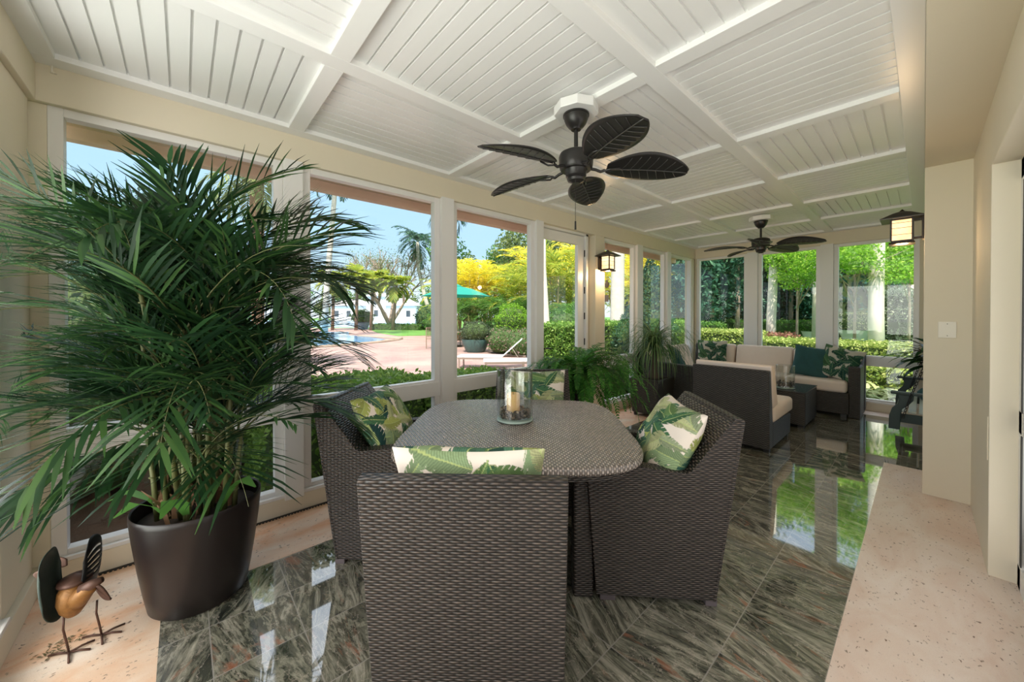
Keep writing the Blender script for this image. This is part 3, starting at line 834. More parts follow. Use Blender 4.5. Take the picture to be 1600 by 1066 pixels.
# a few fronds aimed as the photo shows: low arching one towards the room, sprays left and right
for az, el, L, h, dr in ((-35, .55, .85, .55, 1.5), (-10, .7, .9, .6, 1.7), (35, .9, .95, .9, 1.6), (60, .9, .86, .95, 1.6), (80, .7, .85, .7, 1.6), (55, 1.1, .88, 1.1, 1.4), (-60, .75, .9, .8, 1.3), (-70, 1.0, .95, 1.0, 1.2), (-50, .4, .8, .4, 1.2), (10, .35, .7, .35, 1.2), (70, .5, .8, .45, 1.5), (-80, .6, .8, .5, 1.2), (95, .9, .95, 1.0, 1.7), (45, .7, .85, 1.1, 1.7), (20, .6, .9, 1.1, 1.8), (-25, .8, .85, 1.15, 1.6), (-85, .9, .9, 1.1, 1.5)):
    frond(lv, st_, (.02, .02, h), RAD(az), el, L, dr, 18, .36, .0092, rg, t0=.25, sag=.32, zmin=.20)
clampv(lv, -2.90 - PX, -.52 - PY, None, 1.80, -.3)
clampv(st_, -2.90 - PX, -.52 - PY)
lv.build('fronds', M['palm_leaf'], palm, smooth='all')
st_.build('canes', M['palm_stem'], palm, smooth='all')
dl = MB()
for k in range(26):
    a = rg.uniform(0, 2 * PI); r0 = rg.uniform(.03, .17); b = Vector((r0 * math.cos(a), r0 * math.sin(a), .02))
    ribbon(dl, [b, b + Vector((rg.uniform(-.03, .03), rg.uniform(-.03, .03), rg.uniform(.05, .12))), b + Vector((rg.uniform(-.09, .09), rg.uniform(-.09, .09), rg.uniform(.09, .2)))], [.012, .014, .002], Vector((math.sin(a), math.cos(a), .2)))
dl.build('dry_sheaths', M['dead_leaf'], palm)
bl_ = MB()
for (a, L, z) in ((-20, .26, .12), (-60, .2, .10), (35, .22, .12), (-100, .2, .1)):
    b = Vector((.13 * math.cos(RAD(a)), .13 * math.sin(RAD(a)), .02)); d_ = Vector((math.cos(RAD(a)), math.sin(RAD(a)), 0))
    ribbon(bl_, [b, b + d_ * L * .3 + Vector((0, 0, z)), b + d_ * L * .65 + Vector((0, 0, z * 1.5)), b + d_ * L + Vector((0, 0, z * 1.2))], [.004, .03, .035, .004], Vector((0, 0, 1)))
bl_.build('broad_leaf', leafmat('broad_leaf', (.06, .18, .04), (.10, .26, .05), .3, .3), palm)

# fern on its stand
FX, FY = -2.48, 3.12
fs_ = thing('fern_pot', 'dark pot on a low stand under the big fern, mostly hidden', 'pot', (FX, FY, 0))
MB().lathe([(.0001, 0), (.13, 0), (.14, .02), (.06, .06), (.05, .30), (.09, .50), (.14, .52), (.0001, .52)], 32).build('pedestal', M['brown_pot'], fs_, smooth=True)
MB().lathe([(.0001, .521), (.13, .521), (.175, .70), (.18, .74), (.165, .74), (.16, .71), (.0001, .71)], 32).build('pot_body', M['brown_pot'], fs_, smooth=True)
fern = thing('potted_fern', 'big arching green fern beside the glass door', 'fern', (FX, FY, .70))
lv, st_ = MB(), MB(); rg = random.Random(12)
for k in range(170):
    az = 2 * PI * k * .618 + rg.uniform(-.2, .2); el = rg.uniform(.25, 1.42); L = rg.uniform(.70, 1.05)
    if FX + math.cos(az) * L * .8 < -2.95: L *= .6; el = max(el, .8)
    if abs(az % (2 * PI) - 5.0) < .9: L *= .8
    frond(lv, st_, (rg.uniform(-.06, .06), rg.uniform(-.06, .06), .02), az, el, L, 1.5 + el * .9, 34, .066, .0078, rg, t0=.12, ang=72, sag=.25, rr=.0022, seg=2, K=9)
clampv(lv, -2.95 - FX, None, None, None, -.5); clampv(st_, -2.95 - FX)
lv.build('fronds', M['fern_leaf'], fern, smooth='all'); st_.build('stalks', M['palm_stem'], fern)

# ponytail palm in a square woven planter
QX, QY = -2.56, 4.95
pl = thing('square_planter', 'square charcoal woven planter on small feet holding the ponytail palm', 'planter', (QX, QY, 0))
MB().taper((-.185, .185, -.22, .22), (-.215, .215, -.25, .25), .045, .525).build('planter_body', M['weave_dark'], pl, bevel=.012, box_uv=True, smooth=True)
MB().box(-.17, .17, -.2, .2, .526, .532).build('soil', M['soil'], pl)
for sx in (-1, 1):
    for sy in (-1, 1): MB().lathe([(.0001, 0), (.022, 0), (.026, .045), (.0001, .045)], 12, c=(sx * .15, sy * .18, 0)).build('foot', M['black'], pl)
pn = thing('ponytail_palm', 'ponytail palm with thin drooping leaves in the square woven planter', 'palm', (QX + .06, QY - .08, .53))
MB().tube([(0, 0, -.01), (0, 0, .04), (.01, 0, .12), (.015, 0, .30), (.015, 0, .45)], [.07, .075, .05, .03, .028], 16).build('trunk', S('pony_trunk', (.10, .08, .06), .9, var=.4, vscale=30), pn, smooth='all')
lv = MB(); rg = random.Random(5)
for k in range(330):
    az = rg.uniform(0, 2 * PI); e_ = rg.uniform(.1, 1.5); L = rg.uniform(.45, .85); p = Vector((.015, 0, .40 + rg.uniform(0, .08))); pts = [p]
    d_ = Vector((math.cos(az), math.sin(az), 0)); K = 9; dr = 1.6 + rg.uniform(.4, 1.5)
    for i in range(K):
        e_ -= dr / K * (.5 + i / K * 1.1); e_ = max(e_, -1.5)
        pts.append(pts[-1] + (d_ * math.cos(e_) + Vector((0, 0, math.sin(e_)))) * (L / K))
    ribbon(lv, pts, [.0105 * (1 - .85 * i / K) for i in range(K + 1)], Vector((0, 0, 1)) + d_ * .8)
clampv(lv, -2.96 - QX - .06, None, None, None, -.45)
lv.build('strap_leaves', M['pony_leaf'], pn, smooth='all')

# ---- metal bird
M['bird_green'] = S('verdigris_metal', (.030, .045, .036), .55, .4, var=.5, vscale=25, bump=.2, bscale=40)
M['bird_black'] = S('black_metal', (.012, .013, .014), .45, .4, var=.4, vscale=30)
M['bird_gold'] = S('rusty_gold_metal', (.24, .11, .03), .5, .35, var=.5, vscale=40, bump=.4, bscale=80)
M['bird_brown'] = S('brown_metal', (.10, .05, .035), .5, .4, var=.4, vscale=30)
bd = thing('metal_bird', 'rustic metal garden hen standing on wire legs in front of the palm pot', 'bird sculpture', (-2.40, -.355, 0), RAD(73))
bd.scale = (.92, .92, 1)
# local x = to the right in the picture, y = away, z up
def shell(cx, cy, cz, rx, ry, rz, sx, tilt):
    def P(u, v):
        a = -1.9 + 3.1 * v             # around the side, bottom to top
        w = math.sin(PI * (u * .96 + .02)) ** .8
        th = -PI / 2 + PI * u
        y = ry * math.sin(th) ; z = rz * (v * 2 - 1) * (.30 + .70 * w)
        x = sx * rx * math.sqrt(max(0, 1 - (z / rz * .93) ** 2)) * (.55 + .45 * w)
        return Matrix.Rotation(RAD(tilt), 3, 'Y') @ Vector((x, y, z)) + Vector((cx, cy, cz))
    return P
w1 = MB(); w1.grid(shell(-.016, -.035, .310, .056, .066, .150, -1, -4), 16, 24)
w1.build('wing', M['bird_green'], bd, smooth='all', solid=.003)
w2 = MB(); w2.grid(shell(.026, .02, .330, .045, .066, .130, 1, 6), 22, 30, skip=lambda i, j: 3 < i < 17 and 10 < j < 27 and j % 3 == 0)
w2.build('wing', M['bird_black'], bd, smooth='all', solid=.003)
by = MB(); by.lathe([(.0001, -.085), (.022, -.078), (.042, -.05), (.052, -.01), (.048, .03), (.035, .055), (.0001, .065)], 20, c=(.012, -.02, .235), sy=1.2)
by.build('body', M['bird_gold'], bd, smooth='all')
MB().lathe([(.0001, -.02), (.035, -.012), (.058, .0), (.055, .012), (.0001, .03)], 16, c=(.012, -.005, .290), sy=1.1).build('back_plate', M['bird_brown'], bd, smooth='all')
nk = MB(); nk.tube([(.02, -.03, .215), (.055, -.06, .245), (.085, -.075, .275), (.11, -.075, .285)], [.040, .036, .028, .018], 12)
nk.build('neck', M['bird_gold'], bd, smooth='all')
hd = MB(); hd.tube([(.06, -.075, .280), (.10, -.08, .292), (.135, -.08, .305)], [.018, .022, .012], 10); hd.build('head', M['bird_brown'], bd, smooth='all')
bk = MB(); bk.grid(lambda u, v: Vector((.115 + .050 * u, -.085 + .006 * math.sin(v * 6), .282 - .065 * u + (v - .5) * .055 * math.sin(PI * (u * .8 + .15)))), 8, 5); bk.build('wattle', M['bird_brown'], bd, smooth='all', solid=.004)
tl = MB(); tl.grid(lambda u, v: Vector((-.085 - .055 * u, .03, .315 + .020 * u + (v - .5) * .048 * math.sin(PI * (u * .75 + .2)))), 8, 5); tl.build('tail_feather', M['bird_brown'], bd, smooth='all', solid=.004)
tl = MB(); tl.grid(lambda u, v: Vector((-.045 - .055 * u, .06, .345 + .015 * u + (v - .5) * .045 * math.sin(PI * (u * .75 + .2)))), 8, 5); tl.build('tail_feather', M['bird_brown'], bd, smooth='all', solid=.004)
for (lx, ly) in ((-.012, -.035), (.068, .03)):
    lg = MB(); lg.tube([(lx, ly, .165), (lx - .003, ly, .11), (lx + .008, ly, .05), (lx + .015, ly, .008)], .0042, 8)
    for (tx, ty) in ((.075, -.012), (.03, -.065), (.065, .045), (-.075, .02)):
        lg.tube([(lx + .015, ly, .008), (lx + .015 + tx * .5, ly + ty * .5, .010), (lx + .015 + tx, ly + ty, .005)], .0042, 6)
    lg.build('leg', M['bird_brown'], bd, smooth='all')
lt = MB(); rg = random.Random(3)
for k in range(60):
    a = rg.uniform(0, 6.3); p = Vector((-2.45 + rg.gauss(0, .03), -.40 + rg.gauss(0, .035), .004)); d_ = Vector((math.cos(a), math.sin(a), rg.uniform(0, .3)))
    ribbon(lt, [p, p + d_ * .008, p + d_ * .016], [.001, .003, .0005], Vector((0, 0, 1)))
tag(lt.build('leaf_litter', S('dry_litter', (.12, .10, .04), .9, var=.5), None), 'small pile of dry leaf crumbs around the feet of the metal hen', 'leaf litter', kind='stuff')

# ---- lounge: woven sectional
WD = M['weave_dark']
def cushion(name, x0, x1, y0, y1, z0, z1, parent, bev=.045, mat=None):
    c = MB(); c.box(x0, x1, y0, y1, z0, z1)
    return c.build(name, mat or M['beige_cloth'], parent, bevel=bev, seg=5, smooth='all')
sl_ = thing('lounge_chair', 'armless woven lounge chair with beige cushions, its back to the dining table', 'chair', (-1.40, 4.38, 0))
bk = MB(); bk.prism([(.03, .04), (.0, .845), (.07, .845), (.16, .30), (.16, .04)], -.375, .37, 'x'); bk.build('backrest', WD, sl_, bevel=.012, box_uv=True, recalc=True)
sb = MB(); sb.prism([(.155, .04), (.155, .30), (.90, .27), (.92, .25), (.90, .04)], -.375, .37, 'x'); sb.build('seat_base', WD, sl_, bevel=.012, box_uv=True, recalc=True)
cushion('seat_cushion', -.375, .385, .16, .96, .285, .455, sl_)
bc = MB(); bc.prism([(.075, .88), (.10, .895), (.19, .88), (.33, .46), (.17, .44)], -.37, .375, 'x'); bc.build('back_cushion', M['beige_cloth'], sl_, bevel=.035, seg=4, smooth='all', recalc=True)
for sx in (-1, 1):
    for y in (.10, .85): MB().box(sx * .33 - .025, sx * .33 + .025, y - .03, y + .03, 0, .042).build('foot', M['black'], sl_)

so = thing('sofa', 'woven sofa with beige cushions along the end windows', 'sofa', (-1.73, 7.40, 0))
# local origin: middle of the back edge; y negative towards the room
b = MB(); b.prism([(-.0, .04), (.0, .865), (-.10, .865), (-.16, .30), (-.16, .04)], -1.17, 1.18, 'x'); b.build('backrest', WD, so, bevel=.012, box_uv=True, recalc=True)
b = MB(); b.box(-.38, 1.06, -.66, -.15, .045, .335); b.build('seat_base', WD, so, bevel=.012, box_uv=True)
b = MB(); b.prism([(-.62, .0), (-.62, .70), (-.30, .705), (-.14, .86), (-.02, .865), (-.02, .0)], 1.045, 1.17, 'x'); b.build('armrest', WD, so, bevel=.014, box_uv=True, recalc=True)
b = MB(); b.box(-1.17, -.385, -.70, -.15, .045, .335); b.build('corner_base', WD, so, bevel=.012, box_uv=True)
cushion('seat_cushion', -.37, .34, -.67, -.12, .33, .495, so); cushion('seat_cushion', .34, 1.04, -.67, -.12, .33, .495, so); cushion('seat_cushion', -1.15, -.38, -.69, -.12, .33, .495, so)
for x0, x1 in ((-1.02, -.47), (-.44, .35)):
    b = MB(); b.prism([(-.30, .47), (-.13, .48), (-.075, .86), (-.12, .895), (-.20, .885)], x0, x1, 'x'); b.build('back_cushion', M['beige_cloth'], so, bevel=.04, seg=4, smooth='all', recalc=True)
b = MB(); b.prism([(-.30, .47), (-.13, .48), (-.075, .85), (-.12, .875), (-.20, .865)], .36, 1.02, 'x'); b.build('back_cushion', M['beige_cloth'], so, bevel=.04, seg=4, smooth='all', recalc=True)
for x in (-1.1, -.42, -.3, 1.0): MB().box(x - .03, x + .03, -.62, -.56, 0, .046).build('foot', M['black'], so)

s2 = thing('side_sofa', 'woven sofa section with beige cushions under the left windows, behind the ponytail palm', 'sofa', (-2.96, 5.20, 0))
b = MB(); b.prism([(.0, .04), (.0, .85), (.10, .85), (.16, .30), (.16, .04)], 0.0, 1.46, 'y'); b.build('backrest', WD, s2, bevel=.012, box_uv=True, recalc=True)
b = MB(); b.box(.15, .84, .12, 1.46, .045, .335); b.build('seat_base', WD, s2, bevel=.012, box_uv=True)
b = MB(); b.prism([(.02, .0), (.02, .86), (.12, .85), (.26, .715), (.87, .70), (.87, .0)], 0.0, .125, 'y'); b.build('armrest', WD, s2, bevel=.014, box_uv=True, recalc=True)
cushion('seat_cushion', .12, .86, .13, .79, .33, .495, s2); cushion('seat_cushion', .12, .86, .80, 1.46, .33, .495, s2)
b = MB(); b.prism([(.12, .48), (.32, .47), (.20, .885), (.12, .90), (.075, .87)], .15, .78, 'y'); b.build('back_cushion', M['beige_cloth'], s2, bevel=.04, seg=4, smooth='all', recalc=True)
b = MB(); b.prism([(.12, .48), (.32, .47), (.20, .885), (.12, .90), (.075, .87)], .80, 1.44, 'y'); b.build('back_cushion', M['beige_cloth'], s2, bevel=.04, seg=4, smooth='all', recalc=True)
for y in (.06, 1.38): MB().box(.78, .84, y - .03, y + .03, 0, .046).build('foot', M['black'], s2)

PS = pillow_mesh('plain_pillow', .46, .46, .15, 24, M['teal_cloth'], None, rs=2)
PD = pillow_mesh('dark_leaf_pillow', .47, .47, .15, 90, M['print'], 35, dark=True, rs=5)
put_pillow(PS, 'plain dark teal pillow on the end sofa, beside the leaf-print one', (-1.12, 7.02, .705), 268, 16, 7, 'pillows on the woven sofas')
put_pillow(PD, 'dark leaf-print pillow against the right arm of the end sofa', (-.80, 6.98, .72), 258, 18, 12, 'pillows on the woven sofas')
put_pillow(PD, 'dark leaf-print pillow in the corner of the sofas, between beige cushions', (-2.50, 7.00, .725), 285, 14, 0, 'pillows on the woven sofas')
put_pillow(PS, 'plain dark teal pillow leaning at the near end of the left sofa section', (-2.50, 5.60, .73), 20, 25, 8, 'pillows on the woven sofas')

ct = thing('coffee_table', 'boxy charcoal woven coffee table between the sofas, holding a glass vase', 'coffee table', (-1.27, 6.05, 0))
MB().box(-.31, .31, -.36, .36, .04, .44).build('table_body', WD, ct, bevel=.012, box_uv=True)
MB().box(-.315, .315, -.365, .365, .440, .452).build('tabletop', S('smoked_top', (.06, .06, .06), .12), ct, bevel=.003)
for sx in (-1, 1):
    for sy in (-1, 1): MB().box(sx * .26 - .03, sx * .26 + .03, sy * .31 - .03, sy * .31 + .03, 0, .042).build('foot', M['black'], ct)
make_vase('glass_vase', 'small clear glass vase with dark stones on the coffee table', (-1.20, 5.86, .452), .92)
stones('dark stones lying in the glass vase on the coffee table', (-1.20, 5.86, .452), .088, 160, .03, .09, 9)

# ---- porch swing in the alcove, hung on chains, facing the lounge
sg_ = thing('porch_swing', 'dark green slatted porch swing hung on chains beside the right pillar', 'porch swing', (-.2, 6.35, 0))
def arm_part(y):
    a = MB(); a.box(-.03, .62, y - .045, y + .045, .575, .600); a.build('armrest', M['swing_green'], sg_, bevel=.006)
    c = MB(); prof = [(.02, .575), (.14, .575), (.135, .52), (.095, .46), (.055, .42), (.045, .34), (.04, .20), (-.045, .20), (-.04, .34), (-.02, .42), (.02, .47), (.035, .52)]
    c.prism(prof, y - .022, y + .022, 'y'); c.build('leg', M['swing_green'], sg_, bevel=.005, recalc=True)
for y in (-.70, .72): arm_part(y)
ap = MB(); ap.box(.0, .03, -.67, .70, .29, .38); ap.build('front_rail', M['swing_green'], sg_, bevel=.004)
for ya in (-.67, .66): MB().box(.04, .60, ya, ya + .04, .27, .36).build('side_rail', M['swing_green'], sg_, bevel=.004)
for k in range(7): MB().box(.02 + k * .077, .02 + k * .077 + .058, -.69, .71, .382, .400).build('seat_slat', M['swing_pale'], sg_, bevel=.003)
bkp = MB()
for k in range(15): bkp.box(.0, .018, -.68 + k * .0985, -.68 + k * .0985 + .06, .0, .46, Matrix.Translation((.53, 0, .40)) @ Matrix.Rotation(RAD(14), 4, 'Y'))
bkp.build('back_slats', M['swing_pale'], sg_, bevel=.002)
br = MB(); br.box(-.004, .03, -.72, .74, .44, .50, Matrix.Translation((.53, 0, .40)) @ Matrix.Rotation(RAD(14), 4, 'Y')); br.build('back_rail', M['swing_green'], sg_, bevel=.004)
def chain(p0, p1):
    m = MB(); p0, p1 = Vector(p0), Vector(p1); d_ = (p1 - p0); L = d_.length; d_.normalize(); n = max(2, int(L / .034))
    a = d_.orthogonal().normalized(); b = d_.cross(a)
    for k in range(n):
        c = p0 + d_ * (k + .5) * L / n; s = a if k % 2 else b
        m.tube([c + d_ * .022 * math.cos(q * PI / 4) + s * .011 * math.sin(q * PI / 4) for q in range(9)], .0032, 5, cap=False)
    m.build('chain', M['iron'], sg_, smooth='all')
for y in (-.70, .72):
    chain((.06, y - .05, .33), (.13, y - .05, .62)); chain((.13, y - .05, .62), (.33, y - .02, 1.3)); chain((.60, y - .05, .62), (.33, y - .02, 1.3)); chain((.33, y - .02, 1.3), (.33, y, CZ))
bkt = MB(); bkt.lathe([(.0001, 0), (.11, 0), (.14, .05), (.15, .09), (.12, .13), (.05, .15), (.0001, .15)], 20, sy=1.4); o = bkt.build('seat_cushion', M['teal_cloth'], sg_, smooth='all'); o.location = (.30, .2, .40)

# ---- big-leaved plant in the alcove
ap_ = thing('plant_stand_pot', 'tall dark floor pot behind the porch swing, mostly hidden by the pillar', 'pot', (.24, 7.03, 0))
MB().lathe([(.0001, 0), (.13, 0), (.15, .3), (.20, .70), (.21, .74), (.19, .74), (.0001, .70)], 28).build('pot_body', M['brown_pot'], ap_, smooth=True)
bp = thing('broad_leaf_plant', 'glossy dark green plant with long arching leaves above the porch swing', 'plant', (.22, 7.0, .72))
lv, ss = MB(), MB(); rg = random.Random(8)
for k in range(46):
    az = PI + rg.uniform(-1.3, 1.3) if k < 34 else rg.uniform(0, 6.3); e_ = rg.uniform(.35, 1.25); L = rg.uniform(.50, .82); d_ = Vector((math.cos(az), math.sin(az) * .55, 0)); p = Vector((0, 0, .02)); pts = [p]; K = 10
    dr = rg.uniform(1.3, 2.1)
    for i in range(K):
        e_ -= dr / K * (.4 + i / K * 1.2); pts.append(pts[-1] + (d_ * math.cos(e_) + Vector((0, 0, math.sin(e_)))) * (L / K))
    ribbon(lv, pts, [.004, .006, .016, .036, .052, .060, .060, .052, .038, .020, .001], Vector((0, 0, 1)) + d_ * .5)
clampv(lv, None, None, 1.1, None, None)
lv.v = [(x, min(y, .45), z) for (x, y, z) in lv.v]
M['glossy_leaf'] = leafmat('glossy_leaf', (.006, .03, .010), (.018, .07, .018), .2, .25, (.06, .18, .03))
lv.build('long_leaves', M['glossy_leaf'], bp, smooth='all')

# ================================================================= GARDEN
GZ = -.12
M['grass'] = S('lawn_grass', (.10, .24, .035), .95, var=.35, vscale=3, bump=.3, bscale=30)
M['trunk_pale'] = S('pale_trunk', (.62, .57, .48), .85, var=.22, vscale=9, bump=.2, bscale=12)
M['trunk_brown'] = S('brown_trunk', (.24, .15, .095), .9, var=.4, vscale=14, bump=.4, bscale=20)
M['bark'] = S('grey_bark', (.34, .26, .20), .9, var=.3, vscale=10)
M['lf_green'] = leafmat('leaves_green', (.03, .10, .02), (.09, .22, .035), .4, .5, (.20, .36, .06))
M['lf_lime'] = leafmat('leaves_lime', (.10, .26, .02), (.24, .46, .04), .5, .5, (.46, .62, .08))
M['lf_dark'] = leafmat('leaves_dark', (.012, .045, .028), (.03, .10, .055), .3, .45, (.09, .20, .10))
M['lf_olive'] = leafmat('leaves_olive', (.06, .10, .03), (.16, .22, .07), .4, .55, (.30, .34, .12))
M['lf_yellow'] = leafmat('leaves_yellow', (.40, .38, .03), (.78, .62, .045), .5, .5, (.92, .78, .12))
M['lf_gold'] = leafmat('leaves_gold_green', (.12, .22, .03), (.34, .40, .05), .5, .5, (.62, .52, .08))
M['lf_hedge'] = leafmat('leaves_hedge', (.04, .11, .015), (.10, .23, .035), .3, .5, (.30, .42, .10))
M['lf_near'] = leafmat('leaves_near_hedge', (.07, .16, .02), (.17, .31, .05), .35, .5, (.36, .48, .11))  # lightened leaf colour stands in for sun the roof keeps off the near hedge
M['lf_red'] = leafmat('leaves_red', (.20, .08, .06), (.34, .15, .11), .3, .5, (.26, .32, .12))
M['lf_silver'] = leafmat('leaves_variegated', (.16, .26, .07), (.42, .46, .20), .3, .5, (.72, .70, .42))
M['lf_bloom'] = leafmat('pale_blossom', (.16, .28, .08), (.62, .64, .52), .3, .5, (.88, .88, .80))
M['lf_flower'] = leafmat('flowering_leaves', (.05, .13, .03), (.10, .20, .05), .3, .5, (.50, .20, .28))
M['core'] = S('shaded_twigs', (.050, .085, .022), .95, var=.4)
M['lf_domed'] = leafmat('leaves_dome', (.020, .035, .018), (.05, .075, .035), .2, .5, (.12, .16, .09))
M['lf_teal'] = leafmat('leaves_blue_green', (.015, .07, .045), (.05, .16, .10), .35, .45, (.16, .32, .18))
M['lf_canes'] = S('golden_canes', (.34, .27, .10), .6, var=.3)
def water(name, c, rough, sc, b):
    t = NT(name); t.b.inputs['Base Color'].default_value = (*c, 1); t.b.inputs['Roughness'].default_value = rough
    t.b.inputs['Specular IOR Level'].default_value = .5; t.bump(t.noise(t.mapping(t.obj(), (1, 1, 1)), sc, 4, .6), b, .05); return t.mat
M['pool'] = water('pool_water', (.05, .24, .46), .08, 3.0, .5)
M['lake'] = water('lake_water', (.20, .33, .45), .2, .8, .5)
def pavers():
    t = NT('pink_pavers'); ob = t.obj()
    br = t.N('ShaderNodeTexBrick'); t.L(ob, br.inputs[0]); br.inputs['Scale'].default_value = 4.2
    br.inputs['Color1'].default_value = (.38, .235, .20, 1); br.inputs['Color2'].default_value = (.30, .18, .165, 1); br.inputs['Mortar'].default_value = (.22, .16, .145, 1); br.inputs['Mortar Size'].default_value = .02
    n = t.noise(ob, .8, 5); c = t.mix(.45, br.outputs[0], t.ramp(n, [(.3, (.20, .13, .13)), (.7, (.50, .34, .28))]))
    t.L(c, t.b.inputs['Base Color']); t.b.inputs['Roughness'].default_value = .85; return t.mat
M['pavers'] = pavers()

def flat(name, pts, z, mat, kind='structure', th=.02, zs=None):
    mb = MB(); mb.prism([(p[0], p[1]) for p in pts], z - th, z, 'z'); return mb.build(name, mat, kind=kind, recalc=True)
flat('ground', [(-130, -90), (60, -90), (60, 160), (-130, 160)], GZ - .03, M['grass'], th=.1)
flat('patio', [(-5.14, 0.91), (-4.6, -9), (-26, -14), (-46.99, 8.37), (-41.96, 14.56), (-32.65, 13.60), (-26.59, 13.11), (-23.83, 14.85), (-21.24, 16.49), (-17.05, 14.98), (-12.52, 13.09), (-7.5, 10.2), (-6.4, 9.0), (-6.4, 3.4), (-4.6, 3.3)], GZ, M['pavers'])
flat('planting_bed', [(-4.7, -10), (-3.17, -10), (-3.17, 7.6), (-4.7, 7.6)], GZ + .012, M['mulch'])
flat('palm_bed', [(-7.6, -6), (-4.69, -6), (-4.69, .3), (-6.6, .5)], GZ + .012, M['mulch'])
flat('garden_bed', [(-3.6, 7.7), (3, 7.7), (3, 11.5), (-6.5, 11.5), (-6.5, 3.5), (-3.6, 3.5)], GZ + .008, M['mulch'])
flat('swimming_pool', [(-19.23, 0.26), (-19.20, 4.06), (-19.41, 5.95), (-20.41, 8.06), (-21.82, 9.21), (-23.80, 9.27), (-27.93, 9.01), (-32.92, 10.62), (-41.90, 0.57)], GZ + .016, M['pool'])
cp = MB(); ring = [(-18.49, 3.91), (-18.64, 5.71), (-19.45, 7.75), (-20.55, 9.40), (-21.45, 10.06), (-23.07, 9.61), (-25.89, 8.98)]
cp.tube([(a, b, GZ + .03) for a, b in ring], .09, 6); cp.build('pool_coping', M['bark'], kind='structure')
flat('lake', [(-132.34, -83.22), (-37.20, 23.18), (-79.45, 49.52), (-282.61, -177.70)], GZ - .005, M['lake'])
flat('lawn', [(-29.68, 11.83), (-24.42, 11.18), (-23.42, 14.05), (-22.00, 19.67), (-31.43, 28.10), (-39.25, 19.35), (-38.73, 14.42)], GZ + .02, M['grass'])

# ---- leaf clouds
def leaves(mb_v, mb_f, P, size, rs, up=0.0, asp=.45):
    n = len(P); d = rs.normal(size=(n, 3)); d[:, 2] += up; d /= np.linalg.norm(d, axis=1)[:, None]
    e_ = rs.normal(size=(n, 3)); s = np.cross(d, e_); s /= (np.linalg.norm(s, axis=1)[:, None] + 1e-9)
    L = size * (.7 + .6 * rs.rand(n))[:, None]
    b = len(mb_v)
    V = np.stack([P - d * L * .5, P + s * L * asp * .5, P + d * L * .5, P - s * L * asp * .5], 1).reshape(-1, 3)
    mb_v.extend(V.tolist()); mb_f.extend([(b + 4 * i, b + 4 * i + 1, b + 4 * i + 2, b + 4 * i + 3) for i in range(n)])
def ell(rs, n, c, r, shell=.55):
    d = rs.normal(size=(n, 3)); d /= np.linalg.norm(d, axis=1)[:, None]
    rad = (shell + (1 - shell) * rs.rand(n) ** .6)[:, None]; lump = 1 + .13 * np.sin(d[:, :1] * 7 + c[0]) * np.cos(d[:, 1:2] * 6 + c[1]) + .10 * np.sin(d[:, 2:] * 9)
    return np.array(c) + d * rad * lump * np.array(r)
def cloud(name, mat, parent, ells, n, size, seed=1, shell=.5, up=0, asp=.45):
    rs = np.random.RandomState(seed); v, f = [], []; vol = [(r[0] * r[1] * r[2]) ** .67 for c, r in ells]; tv = sum(vol)
    for (c, r), w in zip(ells, vol): leaves(v, f, ell(rs, max(8, int(n * w / tv)), c, r, shell), size, rs, up, asp)
    me = bpy.data.meshes.new(name); me.from_pydata(v, [], f); me.materials.append(mat); me.update()
    o = bpy.data.objects.new(name, me); COL.objects.link(o)
    if parent is not None: o.parent = parent
    return o
def blobs(seed, c, r, k):
    """k overlapping ellipsoids filling a crown"""
    g = random.Random(seed); out = []
    for i in range(k):
        a = g.uniform(0, 2 * PI); q = math.sqrt(g.random()) * .66
        s = g.uniform(.34, .52)
        out.append(((c[0] + r[0] * q * math.cos(a), c[1] + r[1] * q * math.sin(a), c[2] + r[2] * g.uniform(-.6, .62)), (r[0] * s, r[1] * s, r[2] * s)))
    return out
def shrub(name, label, cat, x, y, r, h, mat, n=900, size=.09, seed=1, group=None, z=GZ, k=1, core=True):
    o = thing(name, label, cat, (x, y, z), 0, group)
    es = [((0, 0, h * .52), (r, r, h * .52))] if k == 1 else blobs(seed, (0, 0, h * .52), (r, r, h * .52), k)
    cloud('foliage', mat, o, es, n, size, seed, .8)
    if core:
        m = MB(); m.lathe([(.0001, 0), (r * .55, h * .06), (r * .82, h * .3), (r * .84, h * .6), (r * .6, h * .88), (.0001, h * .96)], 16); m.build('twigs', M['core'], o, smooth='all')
    return o
def hedge(label, x0, x1, y0, y1, h, mat, n, size, seed=1, group=None, z=GZ, rot=0.0, org=(0, 0), cat='hedge'):
    o = thing('hedge', label, cat, (org[0], org[1], z), rot, group)
    rs = np.random.RandomState(seed); P = np.stack([rs.uniform(x0, x1, n), rs.uniform(y0, y1, n), rs.uniform(0, h, n)], 1)
    # push towards the nearest face
    f_ = rs.randint(0, 4, n); j = rs.normal(0, size * .45, n)
    top = f_ <= 1; P[top, 2] = h + j[top]; sx = f_ == 2; P[sx, 0] = np.where(rs.rand(sx.sum()) < .5, x0, x1) + j[sx]
    sy = f_ == 3; P[sy, 1] = np.where(rs.rand(sy.sum()) < .5, y0, y1) + j[sy]
    v, f = [], []; leaves(v, f, P, size, rs, .2, .55)
    me = bpy.data.meshes.new('foliage'); me.from_pydata(v, [], f); me.materials.append(mat)
    q = bpy.data.objects.new('foliage', me); COL.objects.link(q); q.parent = o
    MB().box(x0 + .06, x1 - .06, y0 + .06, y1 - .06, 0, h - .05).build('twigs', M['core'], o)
    return o
